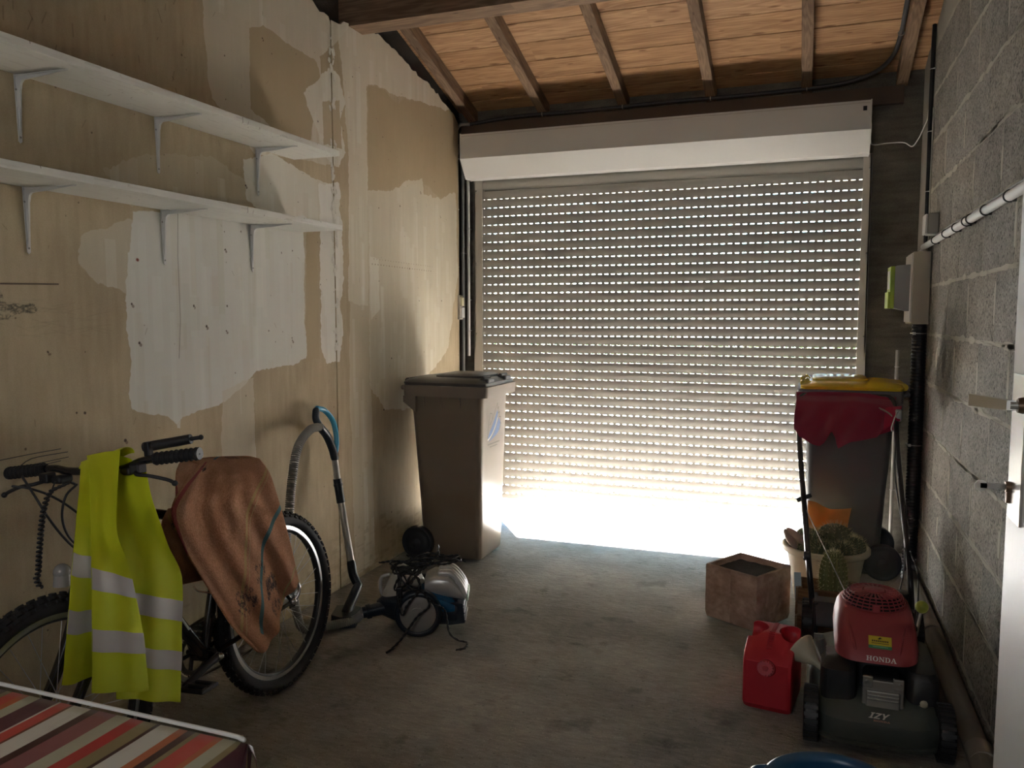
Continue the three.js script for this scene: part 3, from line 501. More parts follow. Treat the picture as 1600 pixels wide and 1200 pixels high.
// ---------------------------------------------------------------- bicycle (front towards +z, leaning a little to the wall)
const rubber = M([0.018, 0.018, 0.02], 0.8), blackPaint = M([0.014, 0.014, 0.017], 0.22, { clearcoat: 0.6, clearcoatRoughness: 0.15 }), chrome = M([0.72, 0.72, 0.72], 0.18, { metalness: 1 }), alu = M([0.55, 0.55, 0.56], 0.35, { metalness: 0.9 }), blackPl = M([0.02, 0.02, 0.023], 0.5);
const BIKE = [-1.88, 0, -2.05], LEAN = R(4);
const bike = thing('bicycle', 'black mountain bike leaning by the plasterboard wall, hung with cloths', 'bicycle', BIKE);
bike.rotation.z = LEAN;
function bikeWheel(z) {
  const RW = 0.345, tr = 0.0265, rc = RW - tr - 0.004;
  const prof = []; for (let i = 0; i <= 16; i++) { const a = -0.35 + (2 * PI - 5.6 + 5.6 + 0) * 0 + i / 16 * (2 * PI - 1.6) + 0.8 + PI; prof.push([rc + tr * 1.02 * Math.cos(a), tr * 0.98 * Math.sin(a)]); }
  const tyre = lathe(prof, 72).rotateZ(PI / 2);
  const knobs = [], n = 64;
  for (let i = 0; i < n; i++) {
    const a = i / n * 2 * PI;
    for (const [ax, ph, w, l] of [[0, 0, 0.013, 0.012], [0.62, 0.5, 0.012, 0.016], [-0.62, 0.5, 0.012, 0.016], [1.08, 0, 0.009, 0.014], [-1.08, 0, 0.009, 0.014]]) {
      const g = box(w, 0.008, l); g.translate(0, tr + 0.002, 0); g.rotateZ(-ax); g.translate(0, rc, 0); g.rotateX(a + ph * 2 * PI / n); knobs.push(g);
    }
  }
  const w = part('wheel', merge(tyre, knobs), rubber, bike); w.position.set(0, RW + 0.002, z);
  const rimG = lathe([[0.293, -0.011], [0.272, -0.0125], [0.268, -0.006], [0.268, 0.006], [0.272, 0.0125], [0.293, 0.011], [0.29, 0], [0.293, -0.011]], 72).rotateZ(PI / 2);
  part('rim', rimG, M([0.045, 0.045, 0.048], 0.3), w);
  const track = (s) => lathe([[0.292, s * 0.0125], [0.277, s * 0.0137], [0.277, s * 0.0125]], 72).rotateZ(PI / 2);
  for (const s of [1, -1]) part('brake_track', track(s), alu, w);
  const sp = [];
  for (let i = 0; i < 32; i++) { const s = i & 1 ? 1 : -1, a = i / 32 * 2 * PI, b = a + (i & 2 ? 1 : -1) * 1.25; sp.push(rod([s * 0.028, 0.022 * Math.sin(b), 0.022 * Math.cos(b)], [s * 0.004, 0.272 * Math.sin(a), 0.272 * Math.cos(a)], 0.0011, 0.0011, 5)); }
  part('spokes', sp, alu, w);
  const hub = part('hub', lathe([[0, -0.055], [0.009, -0.055], [0.009, -0.032], [0.026, -0.03], [0.026, -0.026], [0.014, -0.02], [0.014, 0.02], [0.026, 0.026], [0.026, 0.03], [0.009, 0.032], [0.009, 0.055], [0, 0.055]], 20).rotateZ(PI / 2), alu, w);
  if (z < 0) { const p = []; for (let i = 0; i < 6; i++) p.push(cyl(0.024 + i * 0.0055, 0.024 + i * 0.0055, 0.002, 28).rotateZ(PI / 2).translate(-0.036 - (5 - i) * 0.004, 0, 0)); part('cassette', p, M([0.2, 0.19, 0.17], 0.4, { metalness: 0.8 }), hub); }
  return w;
}
{
  const rearZ = -0.492, frontZ = 0.5, BB = [0, 0.3, -0.08], SC = [0, 0.72, -0.225], HT = [0, 0.915, 0.225], HB = [0, 0.775, 0.275];
  const rear = bikeWheel(rearZ), front = bikeWheel(frontZ);
  part('reflector', new THREE.SphereGeometry(1, 14, 8).scale(0.006, 0.028, 0.018).rotateX(0.5).translate(0.012, 0.115, -0.075), M([0.75, 0.24, 0.02], 0.2), rear);
  const fr = part('frame', merge(rod(SC, [0, 0.88, 0.235], 0.0165), rod(BB, [0, 0.8, 0.265], 0.021), rod(BB, [0, 0.775, -0.24], 0.0165), rod(HB, HT, 0.02, 0.02, 14), rod([-0.037, BB[1], BB[2]], [0.037, BB[1], BB[2]], 0.023, 0.023, 16),
    [-1, 1].map((s) => [rod([s * 0.03, 0.3, -0.12], [s * 0.066, 0.347, rearZ], 0.0095, 0.008), rod([s * 0.014, 0.71, -0.235], [s * 0.03, 0.68, -0.25], 0.008), rod([s * 0.03, 0.68, -0.25], [s * 0.066, 0.352, rearZ], 0.008), box(0.006, 0.05, 0.035, s * 0.068, 0.35, rearZ, 0.004)])), blackPaint, bike);
  part('decal', tube([[0.0205, 0.42, 0.0], [0.0215, 0.55, 0.08]], 0.004, 2, 6).scale(1, 1, 1), M([0.7, 0.7, 0.68], 0.3), fr);
  part('fork', merge([-1, 1].map((s) => [tube([[s * 0.01, 0.77, 0.277], [s * 0.05, 0.745, 0.287], [s * 0.06, 0.69, 0.31], [s * 0.057, 0.5, 0.4], [s * 0.055, 0.35, frontZ]], 0.0155, 16, 10)]), rod([0, 0.75, 0.283], HB, 0.019)), blackPaint, bike);
  // seat
  part('seat_post', rod(SC, [0, 0.866, -0.25], 0.0137), alu, bike);
  const sd = [[-0.335, 0.04, 0.88, 0.03], [-0.31, 0.046, 0.886, 0.035], [-0.24, 0.04, 0.885, 0.035], [-0.15, 0.022, 0.88, 0.03], [-0.08, 0.016, 0.877, 0.025], [-0.06, 0.01, 0.872, 0.015]].map(([z, w, y, h]) => { const r = []; for (let i = 0; i < 12; i++) { const a = i / 12 * 2 * PI; r.push([w * Math.cos(a), y - h / 2 + h / 2 * Math.sin(a), z]); } return r.reverse(); });
  part('saddle', loft(sd), blackPl, bike);
  part('seat_clamp', merge(tube([[0.012, 0.735, -0.225], [0.03, 0.74, -0.21], [0.045, 0.735, -0.17]], 0.004, 8, 6)), chrome, bike);
  // drivetrain: near crank points back, chainring on the wall side
  const cr = part('crankset', merge(rod([0.05, BB[1], BB[2]], [0.062, 0.283, BB[2] - 0.0], 0.02, 0.02, 14), tube([[0.06, BB[1], BB[2]], [0.066, BB[1] - 0.012, BB[2] + 0.08], [0.07, BB[1] - 0.03, BB[2] + 0.165]], 0.0125, 10, 10)), M([0.03, 0.03, 0.034], 0.3, { metalness: 0.5 }), bike);
  part('crank_arm', rod([-0.066, BB[1], BB[2]], [-0.075, BB[1] + 0.03, BB[2] - 0.165], 0.012), blackPl, cr);
  for (const [r, x] of [[0.092, -0.047], [0.07, -0.041]]) { const tth = []; for (let i = 0; i < 40; i++) tth.push(box(0.003, 0.008, 0.007).translate(0, r, 0).rotateX(i / 40 * 2 * PI).translate(x, BB[1], BB[2])); part('chainring', merge(lathe([[r - 0.014, -0.0015], [r, -0.0015], [r, 0.0015], [r - 0.014, 0.0015], [r - 0.014, -0.0015]], 40).rotateZ(PI / 2).translate(x, BB[1], BB[2]), tth), M([0.16, 0.14, 0.11], 0.45, { metalness: 0.8 }), cr); }
  part('spider', [0, 1, 2, 3, 4].map((i) => rod([-0.05, BB[1], BB[2]], [-0.047, BB[1] + 0.08 * Math.sin(i * 1.257), BB[2] + 0.08 * Math.cos(i * 1.257)], 0.007)), blackPl, cr);
  part('crank_bolt', ball(0.012, 0.07, BB[1], BB[2]), chrome, cr);
  for (const [x, y, z] of [[0.12, BB[1] - 0.03, BB[2] + 0.165], [-0.125, BB[1] + 0.03, BB[2] - 0.165]]) { const p = part('pedal', merge(box(0.095, 0.012, 0.016, x, y, z - 0.03, 0.004), box(0.095, 0.012, 0.016, x, y, z + 0.03, 0.004), box(0.014, 0.014, 0.07, x - 0.04, y, z, 0.004), box(0.014, 0.014, 0.07, x + 0.04, y, z, 0.004), rod([x - 0.06, y, z], [x + 0.045, y, z], 0.009)), blackPl, cr); }
  part('chain', tube([[-0.047, BB[1] + 0.094, BB[2]], [-0.045, 0.4, -0.3], [-0.044, 0.392, rearZ], [-0.044, 0.35, rearZ - 0.045], [-0.044, 0.3, rearZ - 0.01], [-0.046, 0.25, rearZ + 0.02], [-0.046, 0.2, rearZ + 0.05], [-0.046, 0.195, rearZ + 0.1], [-0.047, BB[1] - 0.09, BB[2] - 0.03], [-0.047, BB[1] - 0.07, BB[2] + 0.065], [-0.047, BB[1] + 0.03, BB[2] + 0.094]], 0.0045, 80, 6, true), M([0.12, 0.1, 0.08], 0.5, { metalness: 0.8 }), bike);
  part('derailleur', merge(box(0.014, 0.1, 0.022, -0.052, 0.25, rearZ + 0.03, 0.004), cyl(0.022, 0.022, 0.006, 16).rotateZ(PI / 2).translate(-0.048, 0.205, rearZ + 0.05)), blackPl, bike);
  part('rear_quick_release', merge(tube([[0.075, 0.352, rearZ], [0.09, 0.37, rearZ - 0.012], [0.092, 0.4, rearZ - 0.02], [0.086, 0.43, rearZ - 0.016]], 0.006, 12, 8), ball(0.014, 0.075, 0.35, rearZ)), chrome, bike);
  part('brake_caliper', merge([-1, 1].map((s) => tube([[s * 0.034, 0.6, -0.29], [s * 0.045, 0.66, -0.28], [s * 0.03, 0.72, -0.29], [0, 0.74, -0.3]], 0.006, 12, 8)), [-1, 1].map((s) => box(0.012, 0.012, 0.05, s * 0.022, 0.625, -0.36, 0.004))), alu, bike);
  part('cage_wire', tube([[0.02, 0.55, -0.04], [0.045, 0.54, -0.03], [0.05, 0.5, -0.1], [0.04, 0.42, -0.11], [0.02, 0.43, -0.13]], 0.003, 24, 6), chrome, bike);
  // cockpit, bars turned a few degrees
  const ck = part('stem', merge(rod([0, 0.9, 0.228], [0, 0.965, 0.205], 0.0155), rod([0, 0.955, 0.207], [0, 1.0, 0.285], 0.0175, 0.0165, 12), rod([-0.03, 1.0, 0.285], [0.03, 1.0, 0.285], 0.022, 0.022, 14)), blackPl, bike);
  const yaw = 0.17, B = (x, y, z) => { const dx = x, dz = z - 0.285; return [dx * Math.cos(yaw) + dz * Math.sin(yaw), y, 0.285 - dx * Math.sin(yaw) + dz * Math.cos(yaw)]; };
  part('handlebar', tube([B(-0.31, 1.0, 0.26), B(-0.16, 1.01, 0.27), B(-0.09, 1.003, 0.285), B(0, 1.0, 0.285), B(0.09, 1.003, 0.285), B(0.16, 1.025, 0.275), B(0.315, 1.035, 0.262)], 0.0118, 40, 10), blackPaint, bike);
  for (const s of [-1, 1]) {
    const a = s < 0 ? [-0.18, -0.315, 1.01, 1.0] : [0.185, 0.322, 1.027, 1.036], rings = [];
    for (let i = 0; i < 9; i++) { const t = (i + 0.5) / 9, p = B(a[0] + (a[1] - a[0]) * t, a[2] + (a[3] - a[2]) * t, 0.27 - t * 0.008); rings.push(new THREE.TorusGeometry(0.0165, 0.0035, 6, 16).rotateY(PI / 2 + yaw).translate(...p)); }
    const g = part('grip', merge(rod(B(a[0], a[2], 0.27), B(a[1], a[3], 0.262), 0.0168, 0.0168, 16), rings), rubber, bike);
    part('end_plug', rod(B(a[1], a[3], 0.262), B(a[1] + s * 0.004, a[3], 0.262), 0.0195, 0.018, 16), blackPl, g);
    const y = s < 0 ? 1.0 : 1.018, x = s * 0.15, lv = part('brake_lever', merge(box(0.035, 0.03, 0.035, ...B(x, y - 0.012, 0.3), 0.006), tube([B(x, y - 0.02, 0.31), B(x + s * 0.02, y - 0.025, 0.335), B(x + s * 0.06, y - 0.03, 0.335), B(x + s * 0.11, y - 0.045, 0.325), B(x + s * 0.13, y - 0.055, 0.325)], 0.0055, 20, 8), ball(0.0085, ...B(x + s * 0.13, y - 0.055, 0.325))), blackPl, bike);
    part('shifter', merge(box(0.04, 0.024, 0.05, ...B(s * 0.115, y - 0.02, 0.285), 0.009), rod(B(s * 0.12, y - 0.03, 0.26), B(s * 0.12, y - 0.045, 0.23), 0.004)), blackPl, bike);
  }
  part('bar_pump', merge(rod(B(0.13, 1.058, 0.235), B(0.275, 1.075, 0.22), 0.015, 0.0145, 14), rod(B(0.275, 1.075, 0.22), B(0.305, 1.078, 0.216), 0.006), ball(0.008, ...B(0.305, 1.078, 0.216)), box(0.02, 0.05, 0.02, ...B(0.15, 1.05, 0.245), 0.004)), blackPl, bike);
  const toLocal = ([x, y, z]) => { const p = V(x - BIKE[0], y - BIKE[1], z - BIKE[2]).applyAxisAngle(V(0, 0, 1), -LEAN); return [p.x, p.y, p.z]; };
  const cab = (name, pts, r, n = 32) => part(name, tube(pts.map(toLocal), r, n, 6), blackPl, bike);
  cab('cable', [[-1.95, 1.025, -1.531], [-1.93, 0.97, -1.549], [-1.9, 0.913, -1.56], [-1.88, 0.851, -1.589], [-1.88, 0.798, -1.638], [-1.9, 0.736, -1.729]], 0.0032);
  cab('cable', [[-1.98, 0.998, -1.525], [-1.95, 0.99, -1.548], [-1.92, 0.963, -1.589], [-1.9, 0.914, -1.641], [-1.9, 0.821, -1.733]], 0.0032);
  cab('cable', [[-1.85, 0.995, -1.611], [-1.85, 0.971, -1.576], [-1.86, 0.919, -1.57], [-1.87, 0.866, -1.589], [-1.88, 0.819, -1.628], [-1.9, 0.743, -1.707]], 0.0032);
  cab('cable', [[-1.9, 1.004, -1.587], [-1.9, 0.98, -1.575], [-1.9, 0.968, -1.573]], 0.002);
  { // coiled security cable hanging from the bars
    const core = curve([[-1.86, 1.002, -1.59], [-1.88, 0.985, -1.557], [-1.88, 0.951, -1.536], [-1.88, 0.903, -1.524], [-1.88, 0.836, -1.514], [-1.88, 0.778, -1.507], [-1.88, 0.763, -1.501], [-1.88, 0.737, -1.511]].map(toLocal)), c2 = [];
    for (let i = 0; i <= 300; i++) { const p = core.getPointAt(i / 300), a = i / 300 * 2 * PI * 26; c2.push(V(p.x + 0.0052 * Math.cos(a), p.y, p.z + 0.0052 * Math.sin(a))); }
    part('coiled_cable', tube(new THREE.CatmullRomCurve3(c2), 0.0036, 520, 5), blackPl, bike);
  }
  part('front_lamp', merge(rod(toLocal([-1.86, 0.729, -1.559]), toLocal([-1.86, 0.764, -1.561]), 0.022, 0.02, 14), ball(0.022, ...toLocal([-1.86, 0.767, -1.561]))), M([0.32, 0.31, 0.3], 0.2, { clearcoat: 0.5 }), bike);
  part('front_brake', merge([-1, 1].map((s) => tube([[s * 0.045, 0.64, 0.38], [s * 0.055, 0.7, 0.34], [s * 0.03, 0.755, 0.33], [0, 0.76, 0.33]], 0.007, 12, 8))), blackPl, bike);
  cab('loose_wire', [[-2.1, 1.051, -1.584], [-2.1, 1.053, -1.683], [-2.1, 1.053, -1.779]], 0.0012, 8);
  cab('loose_wire', [[-2.1, 1.024, -1.644], [-2.1, 1.04, -1.686], [-2.1, 1.04, -1.802]], 0.0013, 8);
  cab('loose_wire', [[-2.1, 1.021, -1.621], [-2.1, 1.022, -1.702], [-2.1, 1.024, -1.804]], 0.0011, 8);
  cab('loose_wire', [[-2.1, 1.016, -1.66], [-2.1, 1.015, -1.722], [-2.1, 1.017, -1.777]], 0.0011, 8);
}
// ---------------------------------------------------------------- cloth helpers
const polyAt = (pts) => { const c = curve(pts, false, 0.4); return (t) => c.getPointAt(Math.max(0, Math.min(1, t))); };
function coons(T, B, L, Rr) {                        // surface spanned by four edge curves
  const t = polyAt(T), b = polyAt(B), l = polyAt(L), r = polyAt(Rr), c00 = t(0), c10 = t(1), c01 = b(0), c11 = b(1);
  return (u, v) => { const p = V(0, 0, 0); p.addScaledVector(t(u), 1 - v).addScaledVector(b(u), v).addScaledVector(l(v), 1 - u).addScaledVector(r(v), u).addScaledVector(c00, -(1 - u) * (1 - v)).addScaledVector(c10, -u * (1 - v)).addScaledVector(c01, -(1 - u) * v).addScaledVector(c11, -u * v); return p; };
}
// ---------------------------------------------------------------- high-visibility vest over the near grip
{
  const vest = thing('safety_vest', 'fluorescent yellow safety vest with grey reflective bands on the handlebar', 'vest', [0, 0, 0]);
  const weave = dataTex(128, 128, (x, y) => { const v = ((x & 3) < 2) === ((y & 3) < 2) ? 235 : 255; return [v, v, v]; });
  const yel = M([0.72, 0.78, 0.005], 0.85, { map: scaled(weave, 6, 12), transmission: 0.25, thickness: 0 });
  const band = M([0.52, 0.49, 0.47], 0.42, { metalness: 0.15 }), trim = M([0.62, 0.68, 0.01], 0.8);
  const panel = (name, T, B, L, Rr, amp, nf, ph, bands) => {
    const s = coons(T, B, L, Rr), fold = (u, v) => { const p = s(u, v); const k = amp * (0.25 + 0.75 * v) * Math.sin(u * nf * PI + ph + v * 1.2) * Math.sin(PI * Math.min(1, u * 1.02)); return p.add(V(0.7 * k, 0, 0.7 * k)).add(V(0, 0, 0.004 * (fbm(u * 5, v * 9, 3, 60 + nf) - 0.5))); };
    const m = part(name, grid(fold, 22, 56, 0.0012), yel, vest);
    const off = (u, v) => { const p = fold(u, v), e = 0.01, a = fold(Math.min(1, u + e), v).sub(fold(Math.max(0, u - e), v)), b = fold(u, Math.min(1, v + e)).sub(fold(u, Math.max(0, v - e))), n = a.cross(b).normalize(); return [p, n]; };
    for (const [a, b] of bands) for (const s of [1, -1]) part('reflective_band', grid((u, v) => { const vv = a + (b - a) * v, [p, n] = off(0.001 + u * 0.998, vv); return p.addScaledVector(n, 0.0016 * s); }, 22, 4, 0.0006), band, m);
    part('hem', grid((u, v) => { const [p, n] = off(0.001 + u * 0.998, 0.975 + 0.024 * v); return p.addScaledVector(n, 0.0012); }, 22, 2, 0.001), trim, m);
    return m;
  };
  panel('back_panel', [[-1.982, 1.026, -1.745], [-1.924, 1.046, -1.745]], [[-1.765, 0.508, -1.466], [-1.765, 0.495, -1.505], [-1.765, 0.492, -1.566]], [[-1.982, 1.026, -1.745], [-1.9, 0.976, -1.663], [-1.79, 0.805, -1.534], [-1.77, 0.651, -1.493], [-1.765, 0.508, -1.466]], [[-1.924, 1.046, -1.745], [-1.85, 0.942, -1.671], [-1.78, 0.753, -1.597], [-1.765, 0.492, -1.566]], 0.005, 1.5, 0.4, [[0.5, 0.59], [0.72, 0.81]]);
  panel('front_panel', [[-1.955, 1.047, -1.742], [-1.884, 1.062, -1.742], [-1.829, 1.069, -1.742]], [[-1.74, 0.461, -1.533], [-1.735, 0.422, -1.623], [-1.735, 0.384, -1.72]], [[-1.955, 1.047, -1.742], [-1.86, 0.979, -1.661], [-1.755, 0.767, -1.561], [-1.74, 0.461, -1.533]], [[-1.829, 1.069, -1.742], [-1.81, 0.991, -1.713], [-1.75, 0.866, -1.645], [-1.745, 0.77, -1.673], [-1.74, 0.673, -1.69], [-1.735, 0.538, -1.708], [-1.735, 0.384, -1.72]], 0.006, 2.4, 0.2, [[0.535, 0.615], [0.76, 0.845]]);
  panel('front_panel', [[-1.94, 1.038, -1.8], [-1.873, 1.038, -1.8], [-1.797, 1.017, -1.8]], [[-1.765, 0.394, -1.633], [-1.765, 0.333, -1.753], [-1.765, 0.274, -1.87]], [[-1.94, 1.038, -1.8], [-1.84, 0.971, -1.707], [-1.785, 0.732, -1.661], [-1.765, 0.394, -1.633]], [[-1.797, 1.017, -1.8], [-1.76, 0.924, -1.784], [-1.765, 0.776, -1.842], [-1.765, 0.658, -1.894], [-1.765, 0.465, -1.884], [-1.765, 0.274, -1.87]], 0.008, 3.2, 0.9, [[0.6, 0.68], [0.8, 0.875]]);
  // the gathered shoulder lying over the bar
  part('shoulder', grid((u, v) => { const x = -1.985 + u * 0.145, a = PI * v, cy = 1.005 + u * 0.045; return V(x, cy + 0.021 * Math.sin(a) + 0.003 * Math.sin(u * 9) + 0.001, -1.772 + 0.032 * Math.cos(a)); }, 14, 14, 0.002), yel, vest);
}
// ---------------------------------------------------------------- terry towel over the saddle
{
  const towelTex = canvasTex(1024, 1024, (c, w, h) => {
    const im = c.createImageData(w, h), d = im.data;
    for (let y = 0; y < h; y++) for (let x = 0; x < w; x++) { const n = fbm(x / 5, y / 5, 2, 13), b = fbm(x / 120, y / 120, 3, 17), o = (y * w + x) * 4, k = (n - 0.5) * 46 + (b - 0.5) * 30; d[o] = 204 + k; d[o + 1] = 142 + k; d[o + 2] = 102 + k; d[o + 3] = 255; }
    c.putImageData(im, 0, 0);
    const stripe = (pts, lw, col) => { c.strokeStyle = col; c.lineWidth = lw; c.lineCap = 'butt'; c.beginPath(); pts.forEach(([u, v], i) => i ? c.lineTo(u * w, v * h) : c.moveTo(u * w, v * h)); c.stroke(); };
    stripe([[0.1, -0.02], [0.04, 0.2], [-0.02, 0.5]], 34, 'rgba(176,70,70,0.85)');
    stripe([[1.02, 0.12], [0.8, 0.3], [0.5, 0.55], [0.1, 0.86]], 22, 'rgba(208,178,110,0.7)');
    stripe([[1.02, 0.15], [0.82, 0.33], [0.52, 0.58], [0.12, 0.89]], 7, 'rgba(214,190,130,0.6)');
    stripe([[1.02, 0.42], [0.8, 0.56], [0.5, 0.76], [0.28, 0.93]], 30, 'rgba(78,134,140,0.9)');
    stripe([[1.02, 0.88], [0.85, 0.93], [0.7, 1.0]], 14, 'rgba(190,176,110,0.8)');
    const blot = (u, v, r, n) => { for (let i = 0; i < n; i++) { const a = rnd() * 7, q = Math.sqrt(rnd()) * r; c.fillStyle = `rgba(34,30,38,${rr(0.1, 0.4)})`; const bx0 = (u + q * Math.cos(a)) * w, by0 = (v + q * Math.sin(a) * 0.6) * h; if (fbm(bx0 / 26, by0 / 26, 2, 6) > 0.5) for (let k = 0; k < 4; k++) c.fillRect(bx0 + rr(-8, 8), by0 + rr(-8, 8), rr(2, 9), rr(2, 9)); } };
    blot(0.62, 0.83, 0.1, 700); blot(0.3, 0.74, 0.11, 420); blot(0.55, 0.7, 0.08, 200); blot(0.1, 0.06, 0.05, 120); blot(0.6, 0.92, 0.1, 300);
  });
  const terry = dataTex(256, 256, (x, y) => [hash(x, y, 3) * 130 + fbm(x / 4, y / 4, 2, 5) * 125], false);
  const tm = M(null, 1, { map: towelTex, bumpMap: scaled(terry, 5, 5), bumpScale: 0.01, sheen: 0.4, sheenColor: new THREE.Color(0.6, 0.4, 0.28), sheenRoughness: 0.9 });
  towelTex.wrapS = towelTex.wrapT = THREE.ClampToEdgeWrapping;
  const tw = thing('towel', 'worn terracotta terry towel with stains and thin stripes over the bike saddle', 'towel', [0, 0, 0]);
  const front = coons([[-1.97, 0.941, -2.217], [-1.965, 0.93, -2.352], [-1.96, 0.905, -2.527]], [[-1.8, 0.287, -2.258], [-1.8, 0.248, -2.313], [-1.805, 0.295, -2.4], [-1.81, 0.377, -2.441], [-1.815, 0.433, -2.551]], [[-1.97, 0.941, -2.217], [-1.875, 0.904, -2.028], [-1.86, 0.837, -1.962], [-1.83, 0.71, -1.984], [-1.815, 0.588, -2.048], [-1.805, 0.411, -2.152], [-1.8, 0.287, -2.258]], [[-1.96, 0.905, -2.527], [-1.88, 0.862, -2.478], [-1.86, 0.736, -2.504], [-1.835, 0.582, -2.531], [-1.815, 0.433, -2.551]]);
  const wr = (u, v) => { const p = front(u, v), k = Math.min(1, v * 2.2), f = 0.024 * k * Math.pow(0.5 + 0.5 * Math.sin(u * 14 + 1.5 * v + 0.6 * Math.sin(v * 4)), 1.5) * (0.45 + 0.55 * u) + 0.008 * k * Math.sin(u * 29 - v * 5) + 0.006 * (fbm(u * 9, v * 7, 3, 44) - 0.5); return p.add(V(f * 0.8, 0, f * 0.6)); };
  const m = part('front_fall', grid(wr, 60, 60, 0.005), tm, tw);
  { const uv = m.geometry.attributes.uv; for (let i = 0; i < uv.count; i++) uv.setXY(i, uv.getX(i), 1 - uv.getY(i)); }
  // the part that lies over the saddle and down the wall side
  part('back_fall', grid((u, v) => { const p = wr(u, 0.004), a = Math.min(1, v * 2.2); return V(p.x - 0.1 * a - 0.03 * v, p.y + 0.006 * Math.sin(PI * a) - Math.max(0, v - 0.35) * 0.4, p.z - 0.02 * v); }, 40, 16, 0.005), tm, tw);
  // bunched end lying forward over the top tube
  const fold = coons([[-1.9, 0.836, -1.988], [-1.9, 0.838, -2.053], [-1.89, 0.806, -2.084]], [[-1.87, 0.597, -1.945], [-1.86, 0.594, -1.997], [-1.85, 0.58, -2.094]], [[-1.9, 0.836, -1.988], [-1.88, 0.81, -1.939], [-1.87, 0.7, -1.933], [-1.87, 0.597, -1.945]], [[-1.89, 0.806, -2.084], [-1.86, 0.729, -2.061], [-1.85, 0.64, -2.075], [-1.85, 0.58, -2.094]]);
  part('folded_end', grid((u, v) => { const p = fold(u, v), k = 0.022 * Math.sin(PI * u) * (0.4 + 0.6 * Math.sin(PI * v)) + 0.006 * Math.sin(v * 9 + u * 4); return p.add(V(k, 0, k * 0.5)); }, 24, 24, 0.006), tm, tw);
}

